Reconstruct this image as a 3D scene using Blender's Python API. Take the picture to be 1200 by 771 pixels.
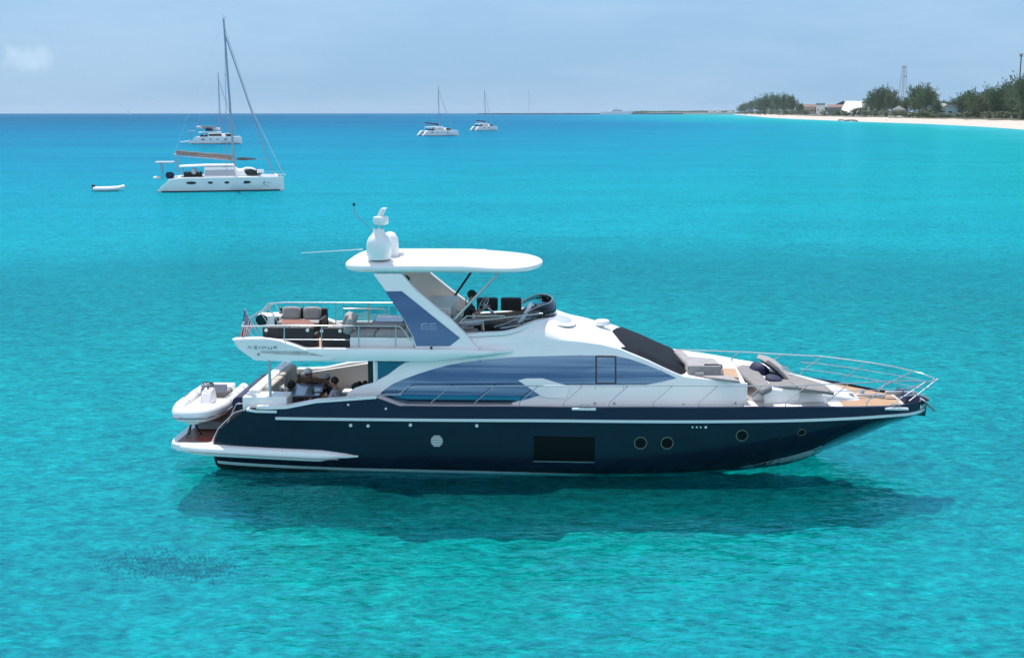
import bpy, bmesh, math, random
from mathutils import Vector, Matrix, Euler, noise as mnoise
R = math.radians
scene = bpy.context.scene
col = scene.collection
for o in list(bpy.data.objects): bpy.data.objects.remove(o)

# ---------------------------------------------------------------- camera
F_PX = 1400.0            # focal length in photo pixels (photo 1200 x 771)
PITCH = math.atan((385.5 - 130.7) / F_PX)
CAM_H, CAM_D = 9.38, 32.42
cam_d = bpy.data.cameras.new('camera'); cam = bpy.data.objects.new('camera', cam_d); col.objects.link(cam)
cam.location = (0, -CAM_D, CAM_H); cam.rotation_euler = (R(90) - PITCH, 0, 0)
cam_d.sensor_width = 36; cam_d.lens = 36 * F_PX / 1200.0
cam_d.clip_start = 0.5; cam_d.clip_end = 60000
scene.camera = cam
scene.render.resolution_x = 1024; scene.render.resolution_y = 657

# ---------------------------------------------------------------- world / sun
SUN_EL, SUN_AZ = 66.0, -20.0      # azimuth measured from +Y (away from camera) towards +X
sd = Vector((math.sin(R(SUN_AZ)) * math.cos(R(SUN_EL)), math.cos(R(SUN_AZ)) * math.cos(R(SUN_EL)), math.sin(R(SUN_EL))))
world = bpy.data.worlds.new('World'); scene.world = world; world.use_nodes = True
wt = world.node_tree; wn = wt.nodes; wl = wt.links; wn.clear()
wo = wn.new('ShaderNodeOutputWorld'); bg = wn.new('ShaderNodeBackground'); sky = wn.new('ShaderNodeTexSky')
sky.sky_type = 'NISHITA'; sky.sun_disc = False; sky.sun_elevation = R(SUN_EL); sky.sun_rotation = R(SUN_AZ)
sky.altitude = 0; sky.air_density = 1.0; sky.dust_density = 0.2; sky.ozone_density = 4.0
bg.inputs[1].default_value = 0.13
SKY_GAIN = 1/0.13/1.60
wtc = wn.new('ShaderNodeTexCoord'); wmp = wn.new('ShaderNodeMapping'); wmp.inputs['Scale'].default_value = (1.2, 1.2, 6.0)
wno = wn.new('ShaderNodeTexNoise'); wno.inputs['Scale'].default_value = 2.2; wno.inputs['Detail'].default_value = 7; wno.inputs['Roughness'].default_value = 0.62
wl.new(wtc.outputs['Generated'], wmp.inputs[0]); wl.new(wmp.outputs[0], wno.inputs['Vector'])
wr = wn.new('ShaderNodeValToRGB'); wr.color_ramp.elements[0].position = 0.41; wr.color_ramp.elements[1].position = 0.62
wr.color_ramp.elements[0].color = (0, 0, 0, 1); wr.color_ramp.elements[1].color = (0.75, 0.75, 0.75, 1)
wl.new(wno.outputs['Fac'], wr.inputs[0])
# small puff low on the left
puff = Vector(((48 - 600) / F_PX, 1, 0)); pz = math.tan(math.atan((385.5 - 66) / F_PX) - PITCH)
puff = Vector((puff.x, math.cos(0), pz)).normalized()
vs = wn.new('ShaderNodeVectorMath'); vs.operation = 'SUBTRACT'; vs.inputs[1].default_value = puff
wl.new(wtc.outputs['Generated'], vs.inputs[0])
vsc = wn.new('ShaderNodeVectorMath'); vsc.operation = 'MULTIPLY'; vsc.inputs[1].default_value = (1.0, 1.0, 1.25); wl.new(vs.outputs[0], vsc.inputs[0])
vl = wn.new('ShaderNodeVectorMath'); vl.operation = 'LENGTH'; wl.new(vsc.outputs[0], vl.inputs[0])
wn2 = wn.new('ShaderNodeTexNoise'); wn2.inputs['Scale'].default_value = 70; wn2.inputs['Detail'].default_value = 4; wl.new(wtc.outputs['Generated'], wn2.inputs['Vector'])
pm = wn.new('ShaderNodeMath'); pm.operation = 'MULTIPLY_ADD'; pm.inputs[1].default_value = 0.045; wl.new(wn2.outputs['Fac'], pm.inputs[0]); wl.new(vl.outputs['Value'], pm.inputs[2])
pr = wn.new('ShaderNodeMapRange'); pr.inputs[1].default_value = 0.044; pr.inputs[2].default_value = 0.022; pr.inputs[3].default_value = 0; pr.inputs[4].default_value = 0.10
pr.interpolation_type = 'SMOOTHSTEP'
wl.new(pm.outputs[0], pr.inputs[0])
cy_ = wn.new('ShaderNodeSeparateXYZ'); wl.new(wtc.outputs['Generated'], cy_.inputs[0])
cyr = wn.new('ShaderNodeMapRange'); cyr.inputs[1].default_value = 0.3; cyr.inputs[2].default_value = -0.3; cyr.inputs[3].default_value = 0.07; cyr.inputs[4].default_value = 1.0; wl.new(cy_.outputs['Y'], cyr.inputs[0])
mx0 = wn.new('ShaderNodeMath'); mx0.operation = 'MULTIPLY'; wl.new(wr.outputs[0], mx0.inputs[0]); wl.new(cyr.outputs[0], mx0.inputs[1])
mxa = wn.new('ShaderNodeMath'); mxa.operation = 'ADD'; mxa.use_clamp = True; wl.new(mx0.outputs[0], mxa.inputs[0]); wl.new(pr.outputs[0], mxa.inputs[1])
wm = wn.new('ShaderNodeMix'); wm.data_type = 'RGBA'; wm.inputs[7].default_value = (8.6, 8.8, 9.1, 1)
# maritime air: the low sky is blue rather than yellowish
sep = wn.new('ShaderNodeSeparateXYZ'); wl.new(wtc.outputs['Generated'], sep.inputs[0])
hr = wn.new('ShaderNodeMapRange'); hr.inputs[1].default_value = 0.02; hr.inputs[2].default_value = 0.75; hr.inputs[3].default_value = 0.92; hr.inputs[4].default_value = 0.35; wl.new(sep.outputs['Z'], hr.inputs[0])
hc_ = wn.new('ShaderNodeValToRGB'); hc_.color_ramp.elements[0].position = 0.0; hc_.color_ramp.elements[0].color = (0.235, 0.470, 0.745, 1); hc_.color_ramp.elements[1].position = 0.14; hc_.color_ramp.elements[1].color = (0.31, 0.515, 0.80, 1)
e3 = hc_.color_ramp.elements.new(0.6); e3.color = (0.13, 0.28, 0.58, 1)
wl.new(sep.outputs['Z'], hc_.inputs[0])
hsc = wn.new('ShaderNodeVectorMath'); hsc.operation = 'SCALE'; hsc.inputs['Scale'].default_value = SKY_GAIN; wl.new(hc_.outputs[0], hsc.inputs[0])
hm = wn.new('ShaderNodeMix'); hm.data_type = 'RGBA'; wl.new(hr.outputs[0], hm.inputs[0]); wl.new(sky.outputs[0], hm.inputs[6]); wl.new(hsc.outputs[0], hm.inputs[7])
wl.new(mxa.outputs[0], wm.inputs[0]); wl.new(hm.outputs[2], wm.inputs[6])
wl.new(wm.outputs[2], bg.inputs[0]); wl.new(bg.outputs[0], wo.inputs[0])

sun_d = bpy.data.lights.new('sun', 'SUN'); sun = bpy.data.objects.new('sun', sun_d); col.objects.link(sun)
sun_d.energy = 4.2; sun_d.angle = R(0.5); sun_d.color = (1.0, 0.96, 0.90)
sun.rotation_euler = sd.to_track_quat('Z', 'Y').to_euler(); sun.location = (0, 0, 60)
scene.view_settings.view_transform = 'Standard'; scene.view_settings.look = 'None'
scene.view_settings.exposure = 0.6; scene.view_settings.gamma = 1.0; scene.view_settings.use_curve_mapping = False
scene.render.engine = 'CYCLES'
scene.cycles.max_bounces = 8; scene.cycles.transparent_max_bounces = 12; scene.cycles.volume_bounces = 0

# ---------------------------------------------------------------- materials
def mat(name, color, rough=0.5, metal=0.0, coat=0.0, noise_amt=0.0, noise_scale=8.0, bump=0.0, bump_scale=60.0, spec=0.5, col2=None, thresh=None, sheen=0.0, stretch=None):
    m = bpy.data.materials.new(name); m.use_nodes = True
    nt = m.node_tree; b = nt.nodes['Principled BSDF']
    b.inputs['Base Color'].default_value = (*color, 1); b.inputs['Roughness'].default_value = rough
    b.inputs['Metallic'].default_value = metal; b.inputs['Coat Weight'].default_value = coat
    b.inputs['Coat Roughness'].default_value = 0.05; b.inputs['Specular IOR Level'].default_value = spec
    b.inputs['Sheen Weight'].default_value = sheen
    tc = nt.nodes.new('ShaderNodeTexCoord')
    src = tc.outputs['Object']
    if stretch:
        mp = nt.nodes.new('ShaderNodeMapping'); mp.inputs['Scale'].default_value = stretch; nt.links.new(src, mp.inputs[0]); src = mp.outputs[0]
    if noise_amt > 0 or col2:
        n = nt.nodes.new('ShaderNodeTexNoise'); n.inputs['Scale'].default_value = noise_scale; n.inputs['Detail'].default_value = 5
        nt.links.new(src, n.inputs['Vector'])
        r = nt.nodes.new('ShaderNodeValToRGB'); lo, hi = thresh or (0.3, 0.7)
        r.color_ramp.elements[0].position = lo; r.color_ramp.elements[1].position = hi
        c2 = col2 or tuple(max(0, c * (1 - noise_amt)) for c in color)
        r.color_ramp.elements[0].color = (*c2, 1); r.color_ramp.elements[1].color = (*color, 1)
        nt.links.new(n.outputs['Fac'], r.inputs[0]); nt.links.new(r.outputs[0], b.inputs['Base Color'])
    if bump > 0:
        n2 = nt.nodes.new('ShaderNodeTexNoise'); n2.inputs['Scale'].default_value = bump_scale; n2.inputs['Detail'].default_value = 3
        nt.links.new(src, n2.inputs['Vector'])
        bp = nt.nodes.new('ShaderNodeBump'); bp.inputs['Strength'].default_value = bump; bp.inputs['Distance'].default_value = 0.02
        nt.links.new(n2.outputs['Fac'], bp.inputs['Height']); nt.links.new(bp.outputs[0], b.inputs['Normal'])
    return m
M = {}
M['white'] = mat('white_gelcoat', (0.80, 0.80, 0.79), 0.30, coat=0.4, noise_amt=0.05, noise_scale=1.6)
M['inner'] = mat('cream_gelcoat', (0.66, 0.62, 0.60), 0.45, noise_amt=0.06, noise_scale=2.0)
M['navy'] = mat('navy_gelcoat', (0.006, 0.010, 0.026), 0.06, spec=0.34, noise_amt=0.25, noise_scale=0.9)
M['navylit'] = mat('navy_lit', (0.012, 0.016, 0.042), 0.30, spec=0.3)  # navy with a lit tone put into its colour
M['antifoul'] = mat('black_antifouling', (0.012, 0.013, 0.015), 0.6, noise_amt=0.4, noise_scale=5)
M['silver'] = mat('silver_strip', (0.66, 0.68, 0.70), 0.3, metal=0.12)
M['bootw'] = mat('pale_boot_stripe', (0.55, 0.62, 0.66), 0.4)
M['steel'] = mat('stainless_steel', (0.50, 0.51, 0.53), 0.25, metal=0.6)
M['steeld'] = mat('brushed_steel', (0.35, 0.37, 0.40), 0.35, metal=0.8)
M['glass'] = mat('mirrored_blue_glass', (0.095, 0.180, 0.275), 0.02, metal=0.9)
M['panel'] = mat('blue_arch_panel', (0.05, 0.115, 0.215), 0.04, metal=0.9)
M['black'] = mat('black_gloss', (0.008, 0.009, 0.011), 0.15)
M['hullglass'] = mat('dark_hull_glass', (0.003, 0.004, 0.005), 0.35, spec=0.12)
M['bronze'] = mat('bronze_rim', (0.22, 0.19, 0.15), 0.35, metal=0.5)
M['mesh'] = mat('black_screen_cover', (0.005, 0.005, 0.007), 0.6, noise_amt=0.3, noise_scale=30, spec=0.15)
M['rubber'] = mat('black_rubber', (0.02, 0.02, 0.022), 0.7)
M['dark'] = mat('dark_interior', (0.015, 0.014, 0.014), 0.6)
M['grey'] = mat('grey_fabric', (0.30, 0.285, 0.28), 0.85, noise_amt=0.25, noise_scale=6, bump=0.6, bump_scale=40, sheen=0.3)
M['greyd'] = mat('taupe_fabric', (0.21, 0.20, 0.20), 0.85, noise_amt=0.2, noise_scale=6, bump=0.5, bump_scale=40)
M['char'] = mat('charcoal_wicker', (0.018, 0.018, 0.020), 0.6, bump=0.8, bump_scale=90)
M['navyfab'] = mat('navy_fabric', (0.010, 0.016, 0.060), 0.75, noise_amt=0.3, noise_scale=5, bump=0.7, bump_scale=9)
M['teak'] = mat('teak', (0.42, 0.26, 0.15), 0.6, noise_amt=0.25, noise_scale=2.5, stretch=(1, 14, 1))
M['wood'] = mat('red_brown_wood', (0.30, 0.12, 0.08), 0.35, noise_amt=0.3, noise_scale=3, stretch=(1, 10, 1))
M['bluetop'] = mat('blue_grey_table', (0.16, 0.20, 0.30), 0.22, coat=0.4)
M['skin'] = mat('skin', (0.36, 0.19, 0.13), 0.5)
M['hair'] = mat('dark_hair', (0.012, 0.009, 0.008), 0.6)
M['brown'] = mat('brown_print_cloth', (0.10, 0.055, 0.040), 0.8, col2=(0.20, 0.13, 0.09), noise_scale=22, thresh=(0.45, 0.55), bump=0.8, bump_scale=14)
M['whitefab'] = mat('white_cloth', (0.74, 0.74, 0.74), 0.8, bump=0.6, bump_scale=12)
M['greycloth'] = mat('pale_grey_cloth', (0.42, 0.45, 0.52), 0.8, bump=0.6, bump_scale=12)
M['blackcloth'] = mat('black_cloth', (0.010, 0.010, 0.011), 0.8)
M['bluecloth'] = mat('blue_cloth', (0.03, 0.04, 0.10), 0.8, bump=0.6, bump_scale=12)
M['red'] = mat('dark_red_fabric', (0.20, 0.025, 0.022), 0.7)
M['flagred'] = mat('flag_red', (0.45, 0.02, 0.04), 0.8)
M['flagblue'] = mat('flag_blue', (0.03, 0.05, 0.22), 0.8)
M['flagwhite'] = mat('flag_white', (0.75, 0.75, 0.75), 0.8)
M['green'] = mat('green_bottle', (0.02, 0.10, 0.05), 0.1)
M['letter'] = mat('steel_letters', (0.16, 0.18, 0.22), 0.3, metal=0.6)
M['letterw'] = mat('pale_letters', (0.55, 0.60, 0.68), 0.3, metal=0.4)
M['tube'] = mat('white_hypalon', (0.74, 0.75, 0.77), 0.5, noise_amt=0.05)
M['hullgrey'] = mat('grey_stripe', (0.22, 0.24, 0.28), 0.5)

def glassmat(name, color, fac, rough=0.03):
    m = bpy.data.materials.new(name); m.use_nodes = True; nt = m.node_tree
    for n in list(nt.nodes):
        if n.type != 'OUTPUT_MATERIAL': nt.nodes.remove(n)
    out = [n for n in nt.nodes if n.type == 'OUTPUT_MATERIAL'][0]
    t = nt.nodes.new('ShaderNodeBsdfTransparent'); t.inputs[0].default_value = (*color, 1)
    g = nt.nodes.new('ShaderNodeBsdfGlossy'); g.inputs['Roughness'].default_value = rough
    fr = nt.nodes.new('ShaderNodeFresnel'); fr.inputs[0].default_value = 1.5
    ad = nt.nodes.new('ShaderNodeMath'); ad.operation = 'MAXIMUM'; ad.inputs[1].default_value = fac
    mx = nt.nodes.new('ShaderNodeMixShader')
    nt.links.new(fr.outputs[0], ad.inputs[0]); nt.links.new(ad.outputs[0], mx.inputs[0]); nt.links.new(t.outputs[0], mx.inputs[1]); nt.links.new(g.outputs[0], mx.inputs[2]); nt.links.new(mx.outputs[0], out.inputs[0])
    return m
M['smoke'] = glassmat('smoked_perspex', (0.92, 0.95, 0.98), 0.03)
M['clear'] = glassmat('tinted_glass', (0.78, 0.88, 0.90), 0.08)

# ---------------------------------------------------------------- helpers
def herm(pts):
    pts = sorted(pts); xs = [p[0] for p in pts]; ys = [p[1] for p in pts]; n = len(xs)
    d = [(ys[i+1]-ys[i])/max(1e-9, xs[i+1]-xs[i]) for i in range(n-1)]
    m = [d[0]] + [0 if d[i-1]*d[i] <= 0 else 2*d[i-1]*d[i]/(d[i-1]+d[i]) for i in range(1, n-1)] + [d[-1]]
    def f(x):
        if x <= xs[0]: return ys[0]
        if x >= xs[-1]: return ys[-1]
        i = 0
        while x > xs[i+1]: i += 1
        h = xs[i+1]-xs[i]; t = (x-xs[i])/h
        return (2*t**3-3*t**2+1)*ys[i] + (t**3-2*t**2+t)*h*m[i] + (-2*t**3+3*t**2)*ys[i+1] + (t**3-t**2)*h*m[i+1]
    return f
def lin(pts):
    pts = sorted(pts); 
    def f(x):
        if x <= pts[0][0]: return pts[0][1]
        for a, b in zip(pts, pts[1:]):
            if x <= b[0]: return a[1] + (b[1]-a[1])*(x-a[0])/max(1e-9, b[0]-a[0])
        return pts[-1][1]
    return f

def tag(o, label=None, cat=None, group=None, kind=None):
    if label: o['label'] = label
    if cat: o['category'] = cat
    if group: o['group'] = group
    if kind: o['kind'] = kind
    return o
def empty(name, loc=(0, 0, 0), rz=0.0):
    o = bpy.data.objects.new(name, None); o.location = loc; o.rotation_euler = (0, 0, rz); o.empty_display_size = 0.3
    col.objects.link(o); return o

class MB:
    def __init__(s): s.v = []; s.f = []; s.mi = []; s.cm = 0
    def add(s, vs, fs):
        n = len(s.v); s.v += [tuple(v) for v in vs]
        for f in fs: s.f.append(tuple(i+n for i in f)); s.mi.append(s.cm)
    def box(s, x0, x1, y0, y1, z0, z1, taper=0.0):
        x0, x1 = sorted((x0, x1)); y0, y1 = sorted((y0, y1)); z0, z1 = sorted((z0, z1)); t = taper
        s.add([(x0,y0,z0),(x1,y0,z0),(x1,y1,z0),(x0,y1,z0),(x0+t,y0+t,z1),(x1-t,y0+t,z1),(x1-t,y1-t,z1),(x0+t,y1-t,z1)],
              [(0,3,2,1),(4,5,6,7),(0,1,5,4),(1,2,6,5),(2,3,7,6),(3,0,4,7)]); return s
    def hexa(s, p): # 8 points bottom 4, top 4
        s.add(p, [(0,3,2,1),(4,5,6,7),(0,1,5,4),(1,2,6,5),(2,3,7,6),(3,0,4,7)]); return s
    def poly_extrude(s, A, B): # matching point lists
        n = len(A); s.add(list(A)+list(B), [tuple(range(n))[::-1], tuple(range(n, 2*n))] + [(i, (i+1) % n, n+(i+1) % n, n+i) for i in range(n)]); return s
    def rings(s, rs, closed=True, cap=True):
        n = len(rs[0]); base = [tuple(v) for r in rs for v in r]; fs = []
        for k in range(len(rs)-1):
            for i in range(n if closed else n-1):
                j = (i+1) % n; fs.append((k*n+i, k*n+j, (k+1)*n+j, (k+1)*n+i))
        if cap and closed: fs.append(tuple(range(n))[::-1]); fs.append(tuple((len(rs)-1)*n+i for i in range(n)))
        s.add(base, fs); return s
    def tube(s, pts, r, n=8, r2=None):
        pts = [Vector(p) for p in pts]; rs = []
        up = Vector((0, 0, 1))
        for i, p in enumerate(pts):
            if i == 0: t = pts[1]-p
            elif i == len(pts)-1: t = p-pts[i-1]
            else: t = (pts[i+1]-p).normalized()+(p-pts[i-1]).normalized()
            t.normalize(); a = t.cross(up)
            if a.length < 0.05: a = t.cross(Vector((1, 0, 0)))
            a.normalize(); b = t.cross(a)
            rr = r if r2 is None else r+(r2-r)*i/(len(pts)-1)
            rs.append([p+(a*math.cos(2*math.pi*k/n)+b*math.sin(2*math.pi*k/n))*rr for k in range(n)])
        return s.rings(rs)
    def lathe(s, c, prof, n=24, axis='z'):
        rs = []
        for r, h in prof:
            ring = []
            for k in range(n):
                a = 2*math.pi*k/n; u, w = r*math.cos(a), r*math.sin(a)
                if axis == 'z': ring.append((c[0]+u, c[1]+w, c[2]+h))
                elif axis == 'y': ring.append((c[0]+u, c[1]+h, c[2]+w))
                else: ring.append((c[0]+h, c[1]+u, c[2]+w))
            rs.append(ring)
        return s.rings(rs)
    def ell(s, c, r, n=14, m=9, e=1.0, rot=None):
        def sg(v, p): return math.copysign(abs(v)**p, v)
        rs = []
        for j in range(m+1):
            th = -math.pi/2+math.pi*j/m
            ct = max(0.02, math.cos(th))
            ring = []
            for k in range(n):
                a = 2*math.pi*k/n
                p = Vector((r[0]*sg(ct, e)*sg(math.cos(a), e), r[1]*sg(ct, e)*sg(math.sin(a), e), r[2]*sg(math.sin(th), e)))
                if rot: p = rot @ p
                ring.append(Vector(c)+p)
            rs.append(ring)
        return s.rings(rs)
    def grid(s, fn, nu, nv):
        base = [fn(i/nu, j/nv) for i in range(nu+1) for j in range(nv+1)]; fs = []
        for i in range(nu):
            for j in range(nv):
                a = i*(nv+1)+j; fs.append((a, a+nv+1, a+nv+2, a+1))
        s.add(base, fs); return s
    def build(s, name, m, parent=None, at=None, rz=0.0, smooth=35, bevel=0.0, seg=2, solid=0.0, world=None):
        me = bpy.data.meshes.new(name); o0 = Vector(at) if at else Vector((0, 0, 0))
        me.from_pydata([tuple(Vector(v)-o0) for v in s.v], [], s.f)
        ms = m if isinstance(m, (list, tuple)) else [m]
        for mm in ms: me.materials.append(mm)
        for p, i in zip(me.polygons, s.mi): p.material_index = i
        bm = bmesh.new(); bm.from_mesh(me)
        bmesh.ops.remove_doubles(bm, verts=bm.verts, dist=0.0004)
        bmesh.ops.recalc_face_normals(bm, faces=bm.faces); bm.to_mesh(me); bm.free()
        if smooth:
            me.polygons.foreach_set('use_smooth', [True]*len(me.polygons)); me.set_sharp_from_angle(angle=R(smooth))
        o = bpy.data.objects.new(name, me); col.objects.link(o)
        if parent: o.parent = parent
        if world is not None: o.location = world; o.rotation_euler = (0, 0, rz)
        elif at and parent: o.location = o0
        if bevel > 0:
            b = o.modifiers.new('bevel', 'BEVEL'); b.width = bevel; b.segments = seg; b.limit_method = 'ANGLE'; b.angle_limit = R(40)
        if solid:
            b = o.modifiers.new('thickness', 'SOLIDIFY'); b.thickness = solid; b.offset = 0
        return o

# ---------------------------------------------------------------- photo measuring -> metres
YA = R(3.0); X0 = 0.9
YO = Vector((X0, 0, 0))
YM = Matrix.Translation(YO) @ Matrix.Rotation(-YA, 4, 'Z'); YI = YM.inverted()
co = Vector((0, -CAM_D, CAM_H))
def ray(px, py):
    u = (px-600)/F_PX; v = (385.5-py)/F_PX
    return Vector((u, math.cos(PITCH)+v*math.sin(PITCH), -math.sin(PITCH)+v*math.cos(PITCH)))
def T(px, py, y):
    """measured point of the yacht lying on the surface y (number or function of x,z), yacht coordinates"""
    o = YI @ co; d = (YI.to_3x3() @ ray(px, py))
    f = y if callable(y) else (lambda x, z: y)
    yy = f(0, 2.5)
    for _ in range(14):
        t = (yy-o.y)/d.y; p = o+d*t; yy = 0.5*yy+0.5*f(p.x, p.z)
    t = (yy-o.y)/d.y; return o+d*t
def TZ(px, py, z):
    o = YI @ co; d = (YI.to_3x3() @ ray(px, py)); t = (z-o.z)/d.z; return o+d*t
def yw(p): return YM @ Vector(p)
REARTH = 6371000.0
def G(px, py, z=0.0):
    d = ray(px, py); zz = z
    for _ in range(30):
        t = (zz-co.z)/d.z; p = co+d*t; zz = z-((p.x)**2+(p.y+CAM_D)**2)/(2*REARTH)
    return p
def hpx(p, py):
    """height above p of the point seen at row py right over p"""
    lo, hi = -5.0, 300.0
    F = Vector((0, math.cos(PITCH), -math.sin(PITCH))); U = Vector((0, math.sin(PITCH), math.cos(PITCH)))
    for _ in range(50):
        m = (lo+hi)/2; q = Vector((p.x, p.y, p.z+m))-co; r = 385.5-F_PX*q.dot(U)/q.dot(F)
        if r > py: lo = m
        else: hi = m
    return lo
M['sofa'] = mat('beige_upholstery', (.44,.40,.36), .8, noise_amt=.1, bump=.4, bump_scale=30)
# ================================================================ SEA
shore_px = [(858,134.4),(870,135.3),(885,136.6),(900,138.0),(930,139.6),(960,140.8),(1000,142.6),(1030,143.6),(1060,144.6),(1090,145.6),(1130,147.6),(1165,149.6),(1200,152.2),(1260,157.0),(1400,172),(1700,215)]
shore = [G(*p) for p in shore_px]
def shore_dist(x, y):
    best = 1e9
    for a, b in zip(shore, shore[1:]):
        dx, dy = b.x-a.x, b.y-a.y; t = max(0, min(1, ((x-a.x)*dx+(y-a.y)*dy)/(dx*dx+dy*dy)))
        best = min(best, math.hypot(a.x+t*dx-x, a.y+t*dy-y))
    return best
off = lin([(0, .30), (20, .32), (40, .37), (80, .47), (150, .58), (250, .68), (400, .75), (700, .84), (1100, .92), (2000, .98), (20000, 1.0)])
def depth_at(x, y):
    r = math.hypot(x, y+CAM_D)
    d = off(r)
    n = mnoise.noise(Vector((x/260.0, y/420.0, 3.1)))*0.05 + mnoise.noise(Vector((x/45.0, y/60.0, 9.1)))*0.03
    s = shore_dist(x, y)
    k = math.exp(-s/(70+0.10*r))
    d = d*(1-k) + 0.10*k
    return max(0.02, min(1, d+n*min(1, r/60)))
NA = 300
radii = [0.0]; r = 1.2
while r < 24000: radii.append(r); r *= 1.052
vs = []; fs = []; dep = []
for i, r in enumerate(radii):
    for k in range(NA):
        a = 2*math.pi*k/NA; x, y = r*math.sin(a), r*math.cos(a)-CAM_D
        vs.append((x, y, -r*r/(2*REARTH))); dep.append(depth_at(x, y) if (y > -CAM_D and abs(x) < 1.2*(y+CAM_D)+30) else off(r))
for i in range(len(radii)-1):
    for k in range(NA):
        j = (k+1) % NA; fs.append((i*NA+k, (i+1)*NA+k, (i+1)*NA+j, i*NA+j))
me = bpy.data.meshes.new('water'); me.from_pydata(vs, [], fs)
at = me.attributes.new('depth', 'FLOAT', 'POINT'); at.data.foreach_set('value', dep)
me.polygons.foreach_set('use_smooth', [True]*len(me.polygons))
sea = bpy.data.objects.new('water', me); col.objects.link(sea); tag(sea, kind='structure')
def seamat():
    m = bpy.data.materials.new('sea_water'); m.use_nodes = True; nt = m.node_tree; N = nt.nodes; L = nt.links
    N.clear(); out = N.new('ShaderNodeOutputMaterial')
    tc = N.new('ShaderNodeTexCoord')
    att = N.new('ShaderNodeAttribute'); att.attribute_name = 'depth'
    # patchy tone, stretched bands
    mp = N.new('ShaderNodeMapping'); mp.inputs['Scale'].default_value = (0.004, 0.022, 1); L.new(tc.outputs['Object'], mp.inputs[0])
    nb = N.new('ShaderNodeTexNoise'); nb.inputs['Scale'].default_value = 1; nb.inputs['Detail'].default_value = 6; L.new(mp.outputs[0], nb.inputs['Vector'])
    ma = N.new('ShaderNodeMath'); ma.operation = 'MULTIPLY_ADD'; ma.inputs[1].default_value = 0.16; ma.inputs[2].default_value = -0.08; L.new(nb.outputs['Fac'], ma.inputs[0])
    # smaller sand patches, plus wave light and dark put into the tone
    n3 = N.new('ShaderNodeTexNoise'); n3.inputs['Scale'].default_value = 0.55; n3.inputs['Detail'].default_value = 5; n3.inputs['Distortion'].default_value = 0.6; L.new(tc.outputs['Object'], n3.inputs['Vector'])
    mb = N.new('ShaderNodeMath'); mb.operation = 'MULTIPLY_ADD'; mb.inputs[1].default_value = 0.20; mb.inputs[2].default_value = -0.10; L.new(n3.outputs['Fac'], mb.inputs[0])
    a1 = N.new('ShaderNodeMath'); a1.operation = 'ADD'; L.new(att.outputs['Fac'], a1.inputs[0]); L.new(ma.outputs[0], a1.inputs[1])
    a2 = N.new('ShaderNodeMath'); a2.operation = 'ADD'; L.new(a1.outputs[0], a2.inputs[0]); L.new(mb.outputs[0], a2.inputs[1])
    cr = N.new('ShaderNodeValToRGB'); e = cr.color_ramp.elements
    cols = [(0.0, (0.16, 0.46, 0.47)), (0.12, (0.040, 0.34, 0.38)), (0.32, (0.0010, 0.260, 0.262)), (0.45, (0.0012, 0.225, 0.262)), (0.58, (0.003, 0.185, 0.265)), (0.70, (0.005, 0.125, 0.230)), (0.84, (0.006, 0.082, 0.185)), (1.0, (0.004, 0.036, 0.110))]
    while len(e) < len(cols): e.new(0.5)
    for q, (p, c) in zip(e, cols): q.position = p; q.color = (*c, 1)
    L.new(a2.outputs[0], cr.inputs[0])
    # waves
    def noise(scale, det, sx, sy, rot=0.0, dist=0.0):
        q = N.new('ShaderNodeMapping'); q.inputs['Scale'].default_value = (sx, sy, 1); q.inputs['Rotation'].default_value = (0, 0, rot); L.new(tc.outputs['Object'], q.inputs[0])
        n = N.new('ShaderNodeTexNoise'); n.inputs['Scale'].default_value = scale; n.inputs['Detail'].default_value = det; n.inputs['Distortion'].default_value = dist; n.inputs['Roughness'].default_value = 0.5
        L.new(q.outputs[0], n.inputs['Vector']); return n
    w1 = noise(0.28, 2, 0.6, 1.0, 0.35); w2 = noise(1.05, 3, 0.6, 1.1, 0.25, 0.5); w3 = noise(3.8, 3, 0.7, 1.0, -0.2, 0.3)
    w4 = noise(9.0, 2, 0.6, 1.0, 0.3, 0.2)
    def bump(n, dist, prev=None):
        b = N.new('ShaderNodeBump'); b.inputs['Strength'].default_value = 1; b.inputs['Distance'].default_value = dist; L.new(n.outputs['Fac'], b.inputs['Height'])
        if prev: L.new(prev.outputs[0], b.inputs['Normal'])
        return b
    w0 = noise(0.075, 3, 0.5, 1.1, 0.2, 0.4)
    b = bump(w3, 0.040, bump(w2, 0.085, bump(w1, 0.16, bump(w0, 0.3))))
    # ripples: light and shade of wave faces painted into the water colour
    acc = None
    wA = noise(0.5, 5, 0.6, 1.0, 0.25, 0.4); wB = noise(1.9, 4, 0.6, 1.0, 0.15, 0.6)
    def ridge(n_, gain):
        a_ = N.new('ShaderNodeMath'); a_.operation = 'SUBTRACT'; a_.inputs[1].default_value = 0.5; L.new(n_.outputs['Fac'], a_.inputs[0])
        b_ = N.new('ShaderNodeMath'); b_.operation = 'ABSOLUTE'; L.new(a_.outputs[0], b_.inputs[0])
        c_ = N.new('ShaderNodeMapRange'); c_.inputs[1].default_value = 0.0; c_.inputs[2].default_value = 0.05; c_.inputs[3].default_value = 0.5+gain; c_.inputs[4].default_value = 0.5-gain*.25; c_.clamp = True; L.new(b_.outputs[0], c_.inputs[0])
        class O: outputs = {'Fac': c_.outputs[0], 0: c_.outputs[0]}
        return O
    rA = noise(1.1, 3, 0.45, 1.0, 0.3, 1.2); rB = noise(3.0, 2, 0.5, 1.0, 0.1, 1.0)  # bright crest lines, painted into the same tone
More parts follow.
